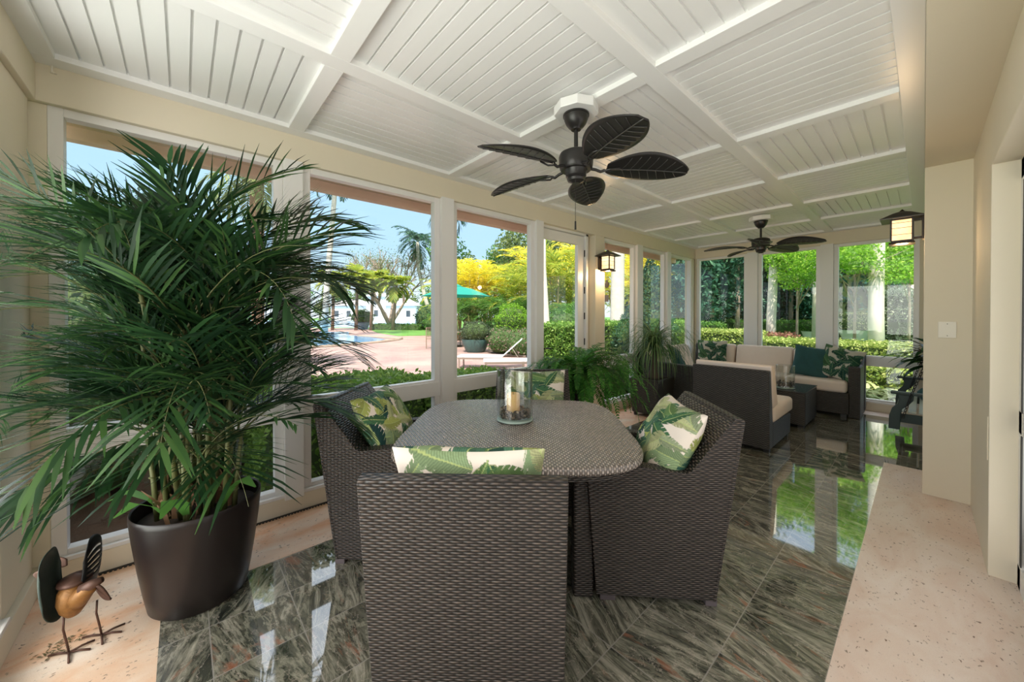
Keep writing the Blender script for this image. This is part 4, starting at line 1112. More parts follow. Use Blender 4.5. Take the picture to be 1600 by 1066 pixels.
def tree(name, label, x, y, trunk, tr, crown, mat, n, size, seed=1, group=None, bark=None, branches=6, z=GZ, k=9, cat='tree', upper=None):
    """trunk = height to crown centre, crown=(rx,ry,rz)"""
    o = thing(name, label, cat, (x, y, z), 0, group); g = random.Random(seed)
    t = MB(); t.tube([(0, 0, 0), (tr * .3, 0, trunk * .5), (0, tr * .4, trunk)], [tr, tr * .75, tr * .5], 10)
    for i in range(branches):
        a = 2 * PI * i / branches + g.uniform(-.3, .3); q = g.uniform(.5, .8)
        s = trunk * g.uniform(.45, .85)
        t.tube([(0, 0, s), (crown[0] * q * .45 * math.cos(a), crown[1] * q * .45 * math.sin(a), s + (trunk - s) * .6 + crown[2] * .1), (crown[0] * q * math.cos(a), crown[1] * q * math.sin(a), trunk + crown[2] * g.uniform(-.2, .5))], [tr * .4, tr * .25, tr * .06], 7)
    t.build('trunk', bark or M['bark'], o, smooth='all')
    cloud('crown', mat, o, blobs(seed, (0, 0, trunk), crown, k), n, size, seed, .35)
    if upper: cloud('upper_crown', mat, o, blobs(seed + 1, (0, 2.2, trunk + 2.4), upper, k), n, size * 1.3, seed, .35)
    return o
def palm_tree(name, label, x, y, pts, r0, r1, nf, L, mat, seed=1, group=None, bark=None, ll=.5, lw=.022, n=22, z=GZ, el=(-.5, 1.1), droop=1.6):
    o = thing(name, label, 'palm', (x, y, z), 0, group); g = random.Random(seed)
    m = MB(); K = len(pts); m.tube(pts, [r0 + (r1 - r0) * i / (K - 1) for i in range(K)], 12)
    m.build('trunk', bark or M['trunk_pale'], o, smooth='all')
    if nf:
        lv = MB()
        for i in range(nf):
            frond(lv, lv, pts[-1], 2 * PI * i * .618 + g.uniform(-.2, .2), g.uniform(*el), L * g.uniform(.8, 1.1), droop, n, ll, lw, g, t0=.15, ang=55, sag=.6, rr=.02, seg=2, K=8)
        lv.build('crown', mat, o)
    return o

ORDN = ['leftmost of its row', 'second from the left', 'third from the left', 'fourth from the left', 'fifth from the left', 'sixth from the left', 'seventh from the left', 'eighth from the left', 'ninth from the left', 'tenth from the left', 'eleventh from the left', 'twelfth from the left', 'rightmost of its row']
def rank(vals, i): return sorted(range(len(vals)), key=lambda k: vals[k]).index(i)
def ORD(i):
    same = [k for k in range(len(CL)) if CL[k][0] == CL[i][0]]
    r = rank([CL[k][1] + .01 * k for k in same], same.index(i)); return ', ' + (ORDN[r] if r else 'leftmost of its kind')
# near hedge under the windows
hedge('clipped green hedge just outside the window between the palm and the first white post', -4.42, -3.42, .45, 1.92, .84, M['lf_near'], 9000, .055, 3)
hedge('lower clipped green hedge outside the window left of the glass door', -4.42, -3.42, 1.95, 3.35, .73, M['lf_near'], 8500, .055, 13)
hedge('low clipped hedge along the glass door and the windows after it, outside', -5.9, -4.9, 6.1, 12.2, 1.30, M['lf_near'], 26000, .06, 4)
M['lf_pale'] = leafmat('leaves_pale_hedge', (.13, .22, .035), (.32, .40, .09), .35, .5, (.66, .68, .26))
hedge('yellow-green clipped hedge seen through the leftmost end window', -5.6, -3.25, 12.0, 13.4, 1.0, M['lf_pale'], 14000, .07, 5)
hedge('yellow-green clipped hedge seen low through the second and third end windows', -3.2, 1.2, 12.0, 13.4, .80, M['lf_pale'], 20000, .07, 15)
hedge('tall blue-green thicket closing the garden behind the end hedges', -16, 4, 25.2, 26.4, 4.4, M['lf_teal'], 26000, .26, 16, cat='thicket')
hedge('far clipped green hedge behind the white flower pots', -8, 2.4, 23.0, 24.2, 1.12, M['lf_green'], 8000, .13, 6)
hedge('low rounded hedge on the lawn in front of the lake', -2.4, 2.4, -.7, .7, .55, M['lf_green'], 2500, .12, 7, rot=RAD(41), org=(-33.789, 15.469))
for i, (x, y, r, h) in enumerate(((-3.75, 4.9, .30, .55), (-3.75, 5.75, .28, .7), (-3.8, 6.6, .30, .6), (-3.75, 7.3, .28, .72))):
    shrub('shrub', ('small leafy shrub against the outside of the window next to the left lantern', 'small leafy shrub outside the second window after the left lantern', 'small leafy shrub outside the narrow window, third from the left lantern', 'small leafy shrub outside at the far corner of the room')[i], 'shrub', x, y, r, h, M['lf_green'], 700, .05, 20 + i)

# dark planting outside the first window (behind the big palm)
for i, (x, y, r, h) in enumerate(((-4.706, -0.688, .50, 1.55), (-4.736, -0.346, .66, 2.05), (-4.77, 0.066, .66, 1.65), (-5.029, 0.527, .60, 1.30))):
    shrub('dark_shrub', ('dark shrub outside the first window, nearest the room corner', 'tallest dark shrub outside the first window', 'dark shrub outside the first window, straight behind the palm pot', 'dark shrub between the big palm and the hedge, outside')[i], 'shrub', x, y, r, h, M['lf_dark'], 3600, .085, 30 + i, k=1)
tree('broad_tree', 'dark leafy tree standing outside the first window behind the palm', -15.252, -1.305, 3.4, .16, (1.7, 1.7, 1.9), M['lf_dark'], 5200, .15, 41, bark=M['trunk_brown'])
tree('broad_tree', 'pale olive tree far out beyond the first window', -34.379, -5.445, 6.2, .2, (3.0, 3.0, 2.6), M['lf_olive'], 3500, .25, 42)
palm_tree('date_palm_tree', 'thick rough orange-brown palm trunk outside the first window', -11.465, 1.43, [(0, 0, 0), (0, .02, 2.0), (0, 0, 4.6), (0, 0, 5.2)], .13, .17, 26, 1.9, M['lf_olive'], 43, bark=M['trunk_brown'], ll=.35)
for i, (px, d, s) in enumerate(((285, 17, 1.0), (345, 20, 1.15), (240, 24, 1.2))):
    pass

# far scenery across the lake
def house(label, x, y, rot, parts):
    h = thing('house', label, 'house', (x, y, GZ), rot)
    for (x0, x1, y0, y1, ht, rh) in parts:
        MB().box(x0, x1, y0, y1, 0, ht).build('wall', M['house_white'], h)
        xm = (x0 + x1) / 2
        r = MB(); o_ = .5; r.add([(x0 - o_, y0 - o_, ht), (x1 + o_, y0 - o_, ht), (x1 + o_, y1 + o_, ht), (x0 - o_, y1 + o_, ht), (x0 + (y1 - y0) / 2, (y0 + y1) / 2, ht + rh), (x1 - (y1 - y0) / 2, (y0 + y1) / 2, ht + rh)], [(0, 3, 2, 1), (0, 1, 5, 4), (1, 2, 5), (2, 3, 4, 5), (3, 0, 4)])
        r.build('roof', M['house_roof'], h)
        n = max(1, int((x1 - x0) / 2.6))
        for k in range(n):
            cx = x0 + (k + .5) * (x1 - x0) / n
            for z0 in ([1.0, 3.9] if ht > 5 else [.9]):
                w = MB(); w.box(cx - .5, cx + .5, y0 - .04, y0 + .02, z0, z0 + 1.5); w.build('window', M['house_glass'], h)
M['house_white'] = S('white_render', (.88, .85, .82), .85)
M['house_roof'] = S('pale_roof_tile', (.74, .68, .66), .8)
M['house_glass'] = S('dark_window_glass', (.06, .075, .09), .15)
house('white two-storey house far across the lake behind the bare tree', -84.677, 37.32, RAD(48), [(-6.2, -1.6, 0, 5, 5.8, 1.4), (-1.6, 5.4, 0.5, 5, 3.6, 1.8)])
house('white low house across the lake behind the yellow-green palms', -92.966, 31.05, RAD(48), [(-5.5, 3.2, 0, 5, 3.6, 1.6)])
flat('far_shore', [(-282.61, -177.70), (-74.10, 55.50), (-109.45, 81.97), (-417.40, -262.45)], GZ + .03, M['grass'])
far_px = [(430,), (468,), (500,), (532,), (566,), (596,), (636,), (664,), (694,), (380,), (330,), (270,), (200,)]
far_xy = [(-111.566, 17.749), (-117.554, 24.555), (-107.137, 27.204), (-110.894, 33.503), (-109.806, 39.221), (-104.087, 42.617), (-101.043, 49.022), (-90.313, 49.021), (-83.362, 50.794), (-123.233, 12.201), (-134.191, 5.947), (-146.863, -2.225), (-161.391, -12.472)]
for i, (px, d, h, w) in enumerate(((430, 95, 8, 5.5), (468, 104, 9, 6.5), (500, 98, 7.0, 5), (532, 105, 8.6, 6), (566, 108, 9.5, 6.5), (596, 106, 8.8, 6), (636, 108, 8.4, 6), (664, 100, 9.5, 6), (694, 96, 8.5, 6), (380, 100, 9.5, 7), (330, 104, 9, 7), (270, 108, 9.5, 7), (200, 112, 10, 8))):
    x, y = far_xy[i]
    o = tree('far_tree', 'rounded green tree in the tree line across the lake, ' + ORDN[rank([p[0] for p in far_px], i)], x, y, h * .55, .3, (w * .62, w * .62, h * .45), M['lf_green'] if i % 2 else M['lf_olive'], 900, .75, 60 + i, group='tree line across the lake', k=6, branches=3)

# mid-distance trees by the water
palm_tree('coconut_palm_tree', 'very tall slender pale coconut palm rising out of view in the second window', -26.043, 6.88, [(0, 0, 0), (.08, .1, 3), (.25, .3, 6), (.42, .5, 9), (.5, .62, 11.6)], .20, .13, 20, 3.0, M['lf_dark'], 71, ll=.7, lw=.04)
palm_tree('coconut_palm_tree', 'coconut palm with dark feathery crown at the right edge of the second window', -35.383, 20.438, [(0, 0, 0), (-.9, -.7, 3.2), (-1.5, -1.2, 6.4), (-1.5, -1.3, 9.4)], .24, .15, 26, 3.3, M['lf_dark'], 72, ll=.85, lw=.05, el=(-.6, 1.3))
palm_tree('coconut_palm_tree', 'tall palm crown cut by the post at the right of the second window', -28.541, 17.589, [(0, 0, 0), (.3, 0, 6), (.1, .0, 11)], .2, .13, 22, 3.0, M['lf_dark'], 73, ll=.8, lw=.045)
for i, (dx, dy, h, s) in enumerate(((-1.7, -1.6, 4.6, 1.1), (0, 0, 5.4, 1.2), (1.1, 1.0, 5.0, 1.1), (2.6, 2.5, 4.2, 1.0))):
    palm_tree('fan_palm_tree', ('leftmost of the four yellow-green palms by the water', 'tallest of the four yellow-green palms by the water', 'third of the four yellow-green palms by the water', 'rightmost of the four yellow-green palms by the water')[i], -35.991 + dx, 12.257 + dy, [(0, 0, 0), (.1 * (i - 1), .1, h * .5), (.25 * (i - 1.5), .2, h)], .16, .12, 34, 1.9, M['lf_gold'], 80 + i, bark=M['trunk_brown'], ll=.8, lw=.07, el=(-.4, 1.3), droop=1.5, n=14)
tb = thing('bare_tree', 'wide-spreading thin tree with sparse leaves in front of the white house', 'tree', (-39.642, 17.175, GZ)); g = random.Random(5)
tm = MB(); tips = []
def branch(p, d, L, r, lev):
    q = p + d * L; mid = p + d * L * .5 + Vector((g.uniform(-1, 1), g.uniform(-1, 1), 0)) * L * .06
    tm.tube([p, mid, q], [r, r * .8, r * .6], 6, cap=False)
    if lev == 0: tips.append(q); return
    if lev <= 2: tips.append(q)
    for _ in range(3 if lev > 1 else 3):
        a = Vector((g.gauss(0, 1), g.gauss(0, 1), g.gauss(0, .5))).normalized()
        branch(q, (d + a * .62 + Vector((0, 0, .10))).normalized(), L * g.uniform(.62, .82), r * .58, lev - 1)
for a in range(5): branch(Vector((0, 0, .3)), Vector((math.cos(a * 1.256) * .55, math.sin(a * 1.256) * .55, .9)).normalized(), 2.9, .24, 4)
tm.build('trunk', M['bark'], tb, smooth='all')
rs = np.random.RandomState(3); T = np.array([tuple(q) for q in tips]); P_ = np.repeat(T, 7, 0) + rs.normal(0, .38, (len(T) * 7, 3)); v, f = [], []; leaves(v, f, P_, .16, rs)
me = bpy.data.meshes.new('sparse_leaves'); me.from_pydata(v, [], f); me.materials.append(M['lf_olive']); o = bpy.data.objects.new('sparse_leaves', me); COL.objects.link(o); o.parent = tb
pc_ = thing('blue_planter', 'blue glazed pot with a round shrub at the edge of the pool terrace', 'planter', (-37.619, 13.437, GZ))
MB().lathe([(.0001, 0), (.5, 0), (.72, .62), (.76, .7), (.0001, .6)], 24).build('pot_body', S('blue_glaze', (.16, .26, .34), .3), pc_, smooth=True)
shrub('potted_shrub', 'round green shrub growing in the blue glazed pot by the pool', 'shrub', -37.619, 13.437, 1.15, 1.35, M['lf_green'], 1400, .15, 51, z=GZ + .6)
shrub('round_shrub', 'dark round bush at the right edge of the lawn in the second window', 'shrub', -32.346, 17.834, 1.3, 2.3, M['lf_dark'], 1600, .17, 52)
shrub('round_shrub', 'smaller bright green bush beside the dark round one on the lawn', 'shrub', -29.115, 16.947, 1.2, 1.5, M['lf_green'], 1300, .15, 53)

# terrace: umbrella, table, chairs, bowl, loungers
def umbrella(label, x, y, R_, zc, rot=0.2):
    u = thing('patio_umbrella', label, 'umbrella', (x, y, GZ), rot)
    MB().tube([(0, 0, .05), (0, 0, zc + .3)], .025, 10).build('pole', M['trunk_brown'], u)
    MB().lathe([(.0001, 0), (.28, 0), (.28, .05), (.05, .08), (.0001, .08)], 20).build('base', M['iron'], u)
    c = MB(); n = 8
    vs = [(0, 0, zc + .34)] + [(R_ * .45 * math.cos(2 * PI * k / n), R_ * .45 * math.sin(2 * PI * k / n), zc + .20) for k in range(n)] + [(R_ * math.cos(2 * PI * k / n), R_ * math.sin(2 * PI * k / n), zc - .16) for k in range(n)]
    fs = [(0, 1 + k, 1 + (k + 1) % n) for k in range(n)] + [(1 + k, 1 + n + k, 1 + n + (k + 1) % n, 1 + (k + 1) % n) for k in range(n)]
    c.add(vs, fs); c.build('canopy', M['teal_canvas'], u, solid=.012)
    c = MB(); c.lathe([(.30, zc + .30), (.0001, zc + .44)], 8); c.build('vent_cap', M['teal_canvas'], u, solid=.01)
    for k in range(n):
        a = 2 * PI * k / n; MB().tube([(0, 0, zc + .30), (R_ * .45 * math.cos(a), R_ * .45 * math.sin(a), zc + .18), (R_ * math.cos(a), R_ * math.sin(a), zc - .18)], .010, 5).build('rib', M['trunk_brown'], u)
    return u
t_ = NT('teal_canvas'); t_.b.inputs['Base Color'].default_value = (.015, .36, .29, 1); t_.b.inputs['Roughness'].default_value = .8
tr_ = t_.N('ShaderNodeBsdfTranslucent'); tr_.inputs[0].default_value = (.02, .50, .40, 1); mx_ = t_.N('ShaderNodeMixShader'); mx_.inputs[0].default_value = .4
t_.L(t_.b.outputs[0], mx_.inputs[1]); t_.L(tr_.outputs[0], mx_.inputs[2]); t_.L(mx_.outputs[0], t_.o.inputs[0]); M['teal_canvas'] = t_.mat
umbrella('teal patio umbrella open over the garden table in the third window', -14.811, 9.69, 1.62, 2.55)
umbrella('teal patio umbrella glimpsed through the big palm in the first window', -16.834, 0.676, 1.6, 2.75, .5)
M['teak'] = S('weathered_teak', (.26, .19, .14), .7, var=.2)
gt = thing('garden_table', 'round brown garden table under the teal umbrella', 'table', (-14.637, 9.435, GZ))
MB().lathe([(.0001, .70), (.62, .70), (.62, .74), (.0001, .74)], 32).build('tabletop', M['teak'], gt)
for k in range(4):
    a = PI / 4 + k * PI / 2; MB().tube([(.45 * math.cos(a), .45 * math.sin(a), 0), (.42 * math.cos(a), .42 * math.sin(a), .70)], .03, 8).build('leg', M['teak'], gt)
def garden_chair(label, x, y, rot):
    c = thing('garden_chair', label, 'chair', (x, y, GZ), rot, 'brown garden chairs on the terrace')
    for sx in (-.25, .25):
        for sy in (-.24, .24): MB().tube([(sx, sy, 0), (sx, sy * 1.02, .43 if sy > 0 else .95)], .024, 6).build('leg', M['teak'], c)
    MB().box(-.27, .27, -.26, .27, .42, .45).build('seat', M['teak'], c)
    b = MB(); b.box(-.26, .26, -.262, -.24, .88, .95); [b.box(-.22 + k * .11 - .015, -.22 + k * .11 + .015, -.258, -.243, .5, .89) for k in range(5)]; b.build('backrest', M['teak'], c)
    return c
gc = garden_chair('brown garden chair cut by the post, at the right edge of the second window', -14.722, 8.439, RAD(-60))
copy_tree(gc, (-13.955, 8.698, GZ), RAD(-20), 'brown garden chair at the umbrella table, nearest to the window post')
copy_tree(gc, (-15.127, 10.537, GZ), RAD(100), 'brown garden chair at the umbrella table, beside the bowl planter')
bw = thing('bowl_planter', 'wide verdigris bowl planter standing on the pink terrace', 'planter', (-12.173, 8.889, GZ))
MB().lathe([(.0001, 0), (.34, 0), (.42, .10), (.50, .30), (.56, .48), (.56, .52), (.50, .52), (.46, .44), (.0001, .44)], 36).build('bowl', S('verdigris', (.06, .13, .12), .5, var=.45, vscale=6), bw, smooth=True)
shrub('dome_shrub', 'dark clipped dome of foliage growing in the verdigris bowl', 'shrub', -12.173, 8.889, .68, .80, S('dome_leaf', (.03, .05, .03), .6) if False else M['lf_domed'], 4200, .055, 54, z=GZ + .40)
ln = thing('sun_lounger', 'white sling sun lounger with raised back on the pink terrace', 'sun lounger', (-8.295, 6.625, GZ), RAD(44))
M['alu'] = S('brown_alu_frame', (.30, .24, .20), .4, .3); M['sling'] = S('white_sling', (.72, .70, .72), .8)
for sy in (-.32, .32): MB().box(-.92, .98, sy - .02, sy + .02, .27, .32).build('side_rail', M['alu'], ln)
for sx in (-.88, .92):
    for sy in (-.32, .32): MB().box(sx - .02, sx + .02, sy - .02, sy + .02, 0, .27).build('leg', M['alu'], ln)
c = MB(); c.box(-.95, .33, -.30, .30, .325, .345); c.build('seat_sling', M['sling'], ln)
c = MB(); c.box(0, .74, -.30, .30, 0, .022, Matrix.Translation((.33, 0, .325)) @ Matrix.Rotation(RAD(-42), 4, 'Y')); c.build('back_sling', M['sling'], ln)
for sy in (-.28, .28): MB().tube([(.80, sy, .30), (.62, sy, .58)], .014, 6).build('back_strut', M['alu'], ln)
copy_tree(ln, (-7.096, 6.616, GZ), RAD(52), 'second pale sun lounger, only its foot end and frame showing by the fern')

# golden bamboo and palm screen behind the terrace
def clump(mat, seed, h=4.2, nc=9, L=1.7):
    g = random.Random(seed); c, lv = MB(), MB()
    for k in range(nc):
        a = 2 * PI * k / nc + g.uniform(-.3, .3); r = g.uniform(.1, .55); hh = h * g.uniform(.45, 1.0); le = g.uniform(.05, .16)
        top = (r * math.cos(a) + le * hh * math.cos(a), r * math.sin(a) + le * hh * math.sin(a), hh * .72)
        c.tube([(r * math.cos(a), r * math.sin(a), 0), (top[0] * .8, top[1] * .8, top[2] * .5), top], [.045, .035, .03], 6)
        for j in range(7): frond(lv, None, top, a + j * .9 + g.uniform(-.3, .3), g.uniform(.3, 1.4), L * g.uniform(.8, 1.15), 1.4, 13, .48, .026, g, t0=.12, ang=50, sag=.5, seg=2, K=7)
    return c, lv
protos = []
def place_clump(pi, label, px_xy, rot, s, group='golden palm screen behind the terrace'):
    if protos[pi][1]:
        o = protos[pi][0]; protos[pi][1] = False; o.location = (*px_xy, GZ); o.rotation_euler = (0, 0, rot); o.scale = (s, s, s); o['label'] = label; return o
    return copy_tree(protos[pi][0], (*px_xy, GZ), rot, label, scale=(s, s, s))
for i, (mt, hh) in enumerate(((M['lf_yellow'], 5.2), (M['lf_gold'], 4.6), (M['lf_green'], 3.6))):
    o = thing('areca_palm_tree', 'clump', 'palm', group=('yellow feathery palms in the screen behind the terrace', 'yellow-green feathery palms in the screen behind the terrace', 'low green feathery palms at the foot of the screen')[i]); c, lv = clump(mt, 90 + i, hh)
    c.build('canes', M['lf_canes'], o, smooth='all'); lv.build('fronds', mt, o); protos.append([o, True])
g = random.Random(17)
clump_xy = [(-20.061, 13.57), (-20.144, 14.978), (-18.587, 15.219), (-17.146, 15.33), (-14.353, 13.953), (-23.258, 14.496), (-11.333, 12.83), (-12.869, 15.612), (-10.604, 13.645), (-11.03, 19.17), (-14.198, 23.128), (-9.759, 17.591), (-9.974, 21.851), (-18.221, 11.878), (-17.523, 12.658), (-16.434, 13.126), (-15.095, 13.123), (-13.085, 12.371), (-15.253, 15.947), (-18.719, 19.572), (-9.465, 11.169), (-15.014, 20.715), (-22.162, 15.721), (-22.172, 17.211)]
CL = [(0, 722, 24, 1.15), (0, 748, 25, 1.2), (0, 775, 24, 1.05), (1, 800, 23, 1.15), (1, 824, 20, 1.1), (1, 700, 27, 1.1), (1, 868, 17, 1.2), (0, 888, 20, 1.25), (1, 905, 17, 1.05), (0, 990, 21, 1.2), (0, 972, 26, 1.3), (1, 1000, 19, .8), (1, 1052, 22, .85), (2, 712, 21.5, .72), (2, 740, 21.5, .8), (2, 768, 21, .78), (2, 792, 20, .7), (2, 816, 18, .75), (1, 845, 22, 1.3), (0, 845, 27, 1.4), (2, 880, 14.5, .62), (0, 925, 25, 1.3), (1, 735, 27, 1.2), (1, 760, 28, 1.25)]
LB = ['yellow feathery palm clump behind the terrace', 'yellow-green feathery palm clump behind the terrace', 'low green feathery palm clump behind the terrace']
for i, (pi, px, d, s) in enumerate(CL): place_clump(pi, LB[pi] + ORD(i), clump_xy[i], g.uniform(0, 6), s)
BT = ['tall olive-green tree behind the yellow palms']
back_xy = [(-29.09, 18.474), (-31.059, 22.274), (-27.254, 23.528), (-24.142, 22.509), (-24.751, 26.329), (-21.158, 25.846), (-22.602, 31.733), (-19.117, 32.63), (-14.767, 31.493)]
for i, (px, d, h, w) in enumerate(((705, 34, 8.6, 3.6), (738, 38, 8.0, 3.6), (790, 36, 9.0, 3.6), (812, 33, 9.6, 4.2), (850, 36, 10.0, 4.6), (890, 33, 10, 4.6), (930, 38, 11, 5), (985, 36, 11, 5), (1045, 32, 9.5, 4.4))):
    x, y = back_xy[i]
    tree('backdrop_tree', 'hazy tall tree behind the yellow palm screen, ' + ORDN[i], x, y, h * .60, .2, (w * .75, w * .75, h * .42), M['lf_olive'] if i % 2 else M['lf_green'], 2600, .34, 110 + i, group='hazy trees behind the palm screen')
shrub('round_shrub', 'bright yellow-green clipped bush behind the sun lounger', 'shrub', -12.3, 10.998, .78, 1.35, M['lf_lime'], 4200, .085, 55, z=GZ + .55)
shrub('flowering_shrub', 'low bush with pink flowers below the bright clipped bush', 'shrub', -11.078, 9.364, .62, .95, M['lf_flower'], 2600, .07, 56)
shrub('flowering_shrub', 'low flowering bush behind the raised back of the sun lounger', 'shrub', -9.829, 9.261, .66, .95, M['lf_flower'], 2600, .07, 57)
shrub('round_shrub', 'small green bush to the right of the bowl planter', 'shrub', -14.935, 11.802, .7, 1.1, M['lf_green'], 1800, .09, 58)
shrub('round_shrub', 'green bush seen low through the glass door behind the hedge', 'shrub', -7.44, 8.932, .7, 1.65, M['lf_green'], 2600, .08, 59)
palm_tree('royal_palm_tree', 'slim white palm trunk seen at the left of the glass door', -8.832, 9.626, [(0, 0, 0), (-.06, -.05, 1.2), (-.16, -.12, 3.2), (-.2, -.15, 7)], .13, .11, 0, 1, M['lf_green'], 61)
palm_tree('royal_palm_tree', 'thick white palm trunk behind the left lantern', -6.942, 10.989, [(0, 0, 0), (0, 0, 1.3), (.04, 0, 3.4), (.05, 0, 7.5)], .25, .19, 0, 1, M['lf_green'], 62)
def cone_tree(label, x, y, r, h, mat, n, size, seed):
    o = thing('conical_tree', label, 'tree', (x, y, GZ)); rs = np.random.RandomState(seed)
    q = rs.rand(n) ** .7; z = .1 + (1 - q) * (h - .1); a = rs.rand(n) * 2 * PI; rr = r * (np.minimum(1, (h - z) / h * 1.9)) ** .8 * (.7 + .38 * rs.rand(n)) * (1 + .12 * np.sin(z * 7 + a * 3))
    v, f = [], []; leaves(v, f, np.stack([rr * np.cos(a), rr * np.sin(a), z], 1), size, rs, .3)
    me = bpy.data.meshes.new('foliage'); me.from_pydata(v, [], f); me.materials.append(mat); k = bpy.data.objects.new('foliage', me); COL.objects.link(k); k.parent = o
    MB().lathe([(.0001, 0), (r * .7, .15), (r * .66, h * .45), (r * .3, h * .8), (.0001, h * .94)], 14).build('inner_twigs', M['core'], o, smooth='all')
cone_tree('tall dark narrow evergreen outside, right of the left lantern window', -4.753, 9.087, .62, 3.05, M['lf_dark'], 5200, .085, 5)
cone_tree('low dark evergreen cone outside at the foot of the white trunk', -4.587, 7.773, .45, 1.75, M['lf_dark'], 3000, .07, 6)
wc = thing('wind_chime', 'small brown hanging ornament below the left lantern, outside the glass', 'wind chime', (-3.42, 5.115, 1.98))
MB().tube([(0, 0, -.02), (0, 0, .63)], .0015, 4).build('cord', M['iron'], wc)
MB().lathe([(.0001, -.14), (.03, -.125), (.042, -.09), (.038, -.06), (.018, -.035), (.014, -.02), (.0001, .0)], 16).build('finial', M['teak'], wc, smooth=True)
MB().lathe([(.0001, -.19), (.045, -.19), (.045, -.18), (.0001, -.18)], 16).build('disc', M['teak'], wc)
MB().tube([(0, 0, -.18), (0, 0, -.26)], .0015, 4).build('cord', M['iron'], wc)
MB().box(-.035, .035, -.004, .004, -.36, -.25).build('wind_catcher', M['teak'], wc)

# ---- garden beyond the end wall
end_xy = [(-8.534, 20.461), (-7.292, 20.35), (-6.749, 22.458), (-6.113, 24.67), (-4.825, 24.61), (-4.019, 27.011), (-3.282, 30.836), (-1.811, 33.982), (-0.086, 35.911)]
for i, (px, d, h, w) in enumerate(((1075, 20, 10.5, 3.6), (1112, 19, 11.0, 3.6), (1152, 20, 10.5, 3.6), (1192, 21, 11, 3.6), (1235, 20, 10.5, 3.4), (1278, 21, 11, 3.4), (1320, 23, 11.5, 3.8), (1378, 24, 12, 3.8), (1440, 24, 12, 3.8))):
    x, y = end_xy[i]
    tree('bushy_tree', ('blue-green bushy tree in the leftmost end window, at its left', 'blue-green bushy tree in the middle of the leftmost end window', 'blue-green bushy tree at the right of the leftmost end window', 'blue-green bushy tree behind the post between the end windows', 'blue-green bushy tree at the middle of the second end window', 'blue-green bushy tree at the right of the second end window', 'shady tree behind the lime-green canopy, left of the trunk', 'shady tree behind the lime-green canopy, right of the trunk', 'shady tree at the far right beside the pillar')[i], x, y, h * .50, .12, (w * .72, w * .72, h * .53), M['lf_teal'], 8500, .27, 130 + i, branches=4)
lime_xy = [(-3.1, 16.787), (-1.529, 16.594), (-0.335, 18.379)]
for i, (px, d, zc, w) in enumerate(((1245, 13.5, 3.35, 1.5), (1335, 12.2, 3.35, 1.75), (1420, 12.5, 3.3, 1.7))):
    x, y = lime_xy[i]
    tree('lime_tree', ('bright lime-green tree canopy in the second end window', 'bright lime-green canopy left of the pale trunk in the third end window', 'bright lime-green canopy right of the pale trunk, under the right lantern')[i], x, y, zc, .05, (w, w, 1.1), M['lf_lime'], 8500, .10, 150 + i, bark=M['bark'], upper=(w * 1.3, w * 1.3, 1.9))
palm_tree('royal_palm_tree', 'pale palm trunk in the second end window, under the far fan', -3.864, 16.682, [(0, 0, 0), (.0, .0, 1.4), (.06, .03, 3.2), (.05, .0, 7)], .17, .14, 0, 1, M['lf_green'], 63)
palm_tree('royal_palm_tree', 'pale slim palm trunk against the post right of the second end window', -2.94, 19.216, [(0, 0, 0), (.02, .02, 2.4), (.02, .0, 7)], .13, .11, 0, 1, M['lf_green'], 64)
tk = palm_tree('royal_palm_tree', 'pale palm trunk with an air plant in the third end window', -0.975, 16.164, [(0, 0, 0), (-.02, .0, 1.6), (.0, .0, 3.6), (.0, .0, 7)], .20, .165, 0, 1, M['lf_green'], 65)
ar = MB(); g = random.Random(3)
for k in range(46):
    a = g.uniform(0, 6.3); d_ = Vector((math.cos(a), math.sin(a), g.uniform(-.5, .9))).normalized(); p = Vector((0, -.12, 2.72)); L = g.uniform(.25, .5)
    ribbon(ar, [p, p + d_ * L * .5, p + d_ * L + Vector((0, 0, -.12))], [.012, .009, .001], Vector((0, 0, 1)))
ar.build('air_plant', M['lf_silver'], tk)
M['pot_white'] = S('white_pot', (.82, .80, .76), .6)
pot_xy = [(-3.552, 22.282), (-1.924, 21.102)]
for i, (px, d, s, lab, lab2) in enumerate(((1268, 17.5, .9, 'white garden pot in the second end window', 'round green bush growing in the white pot of the second end window'), (1336, 15.5, 1.25, 'wide white garden pot in the third end window', 'round pale green bush growing in the wide white pot'))):
    x, y = pot_xy[i]
    p = thing('white_planter', lab, 'planter', (x, y, GZ + .35)); p.scale = (s, s, s)
    MB().lathe([(.0001, 0), (.26, 0), (.32, .1), (.42, .36), (.45, .42), (.40, .42), (.0001, .36)], 28).build('pot_body', M['pot_white'], p, smooth=True)
    MB().lathe([(.0001, -.35), (.25, -.35), (.22, -.02), (.0001, 0)], 16).build('plinth', M['pot_white'], p)
    shrub('potted_shrub', lab2, 'shrub', x, y, .62 * s, .62 * s, M['lf_green'] if i == 0 else M['lf_silver'], 2200, .07, 57 + i, z=GZ + .35 + .36 * s)
hedge('band of reddish foliage behind the yellow-green hedge', -6.2, -3.0, 15.2, 16.4, .80, M['lf_red'], 4200, .10, 8)
hedge('dark low hedge at the left of the end windows', -11, -5.4, 15.5, 16.6, 1.15, M['lf_green'], 6000, .10, 9)
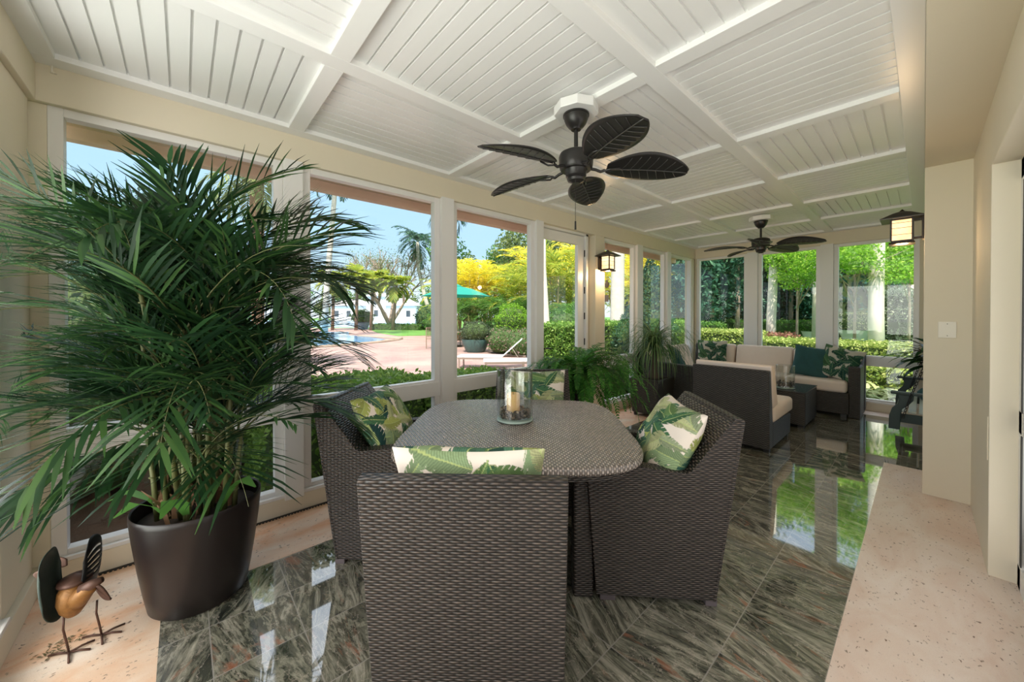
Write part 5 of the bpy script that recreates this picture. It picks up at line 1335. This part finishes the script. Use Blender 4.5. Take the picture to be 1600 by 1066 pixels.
shrub('blossom_shrub', 'tall pale-blossomed shrub in full sun beside the right lantern', 'shrub', -0.61, 21.822, .85, 2.5, M['lf_bloom'], 4200, .10, 66)
shrub('blossom_shrub', 'pale sunlit shrub behind the air-plant trunk', 'shrub', -0.05, 20.948, .7, 2.6, M['lf_bloom'], 3000, .10, 67)
# variegated plants right outside the end wall
def tuft(label, x, y, n, L, mat, seed, group=None, w=.018, z=GZ):
    o = thing('grassy_plant', label, 'plant', (x, y, z), 0, group); lv = MB(); g = random.Random(seed)
    for k in range(n):
        a = g.uniform(0, 6.3); e_ = g.uniform(.5, 1.4); l_ = L * g.uniform(.6, 1.1); p = Vector((g.gauss(0, .05), g.gauss(0, .05), 0)); d_ = Vector((math.cos(a), math.sin(a), 0)); pts = [p]
        for i in range(5): e_ -= .38; pts.append(pts[-1] + (d_ * math.cos(e_) + Vector((0, 0, math.sin(e_)))) * l_ / 5)
        ribbon(lv, pts, [w * .6, w, w, w * .8, w * .5, .001], Vector((0, 0, 1)) + d_ * .4)
    lv.build('strap_leaves', mat, o); return o
tf = tuft('variegated strappy plant in the bed outside the end windows', -1.15, 8.35, 80, .80, M['lf_silver'], 1, 'variegated plants outside the end windows', w=.026)
g = random.Random(23)
for k in range(22):
    x = -2.9 + (k % 11) * .40 + g.uniform(-.1, .1); y = 8.75 + (k // 11) * .5 + g.uniform(-.08, .08)
    lb_ = 'variegated strappy plant outside the end windows, ' + ('row nearer the glass, ' if k < 11 else 'row behind, ') + ORDN[k % 11]
    c_ = tf if k == 0 else copy_tree(tf)
    c_['label'] = lb_
    c_.location = (x, y, GZ); c_.rotation_euler = (0, 0, g.uniform(0, 6)); s = g.uniform(.8, 1.15); c_.scale = (s, s, s)
hedge('bright sprawling green planting just behind the variegated plants', -3.4, 1.6, 9.8, 11.0, .50, M['lf_pale'], 18000, .07, 10)
sp_ = tuft('spiky pale spider plant at the foot of the air-plant trunk', -1.251, 15.104, 40, 1.2, M['lf_silver'], 5, w=.022)
tuft('spiky pale spider plant right of the air-plant trunk', -0.575, 16.611, 40, 1.25, M['lf_silver'], 6, w=.022)
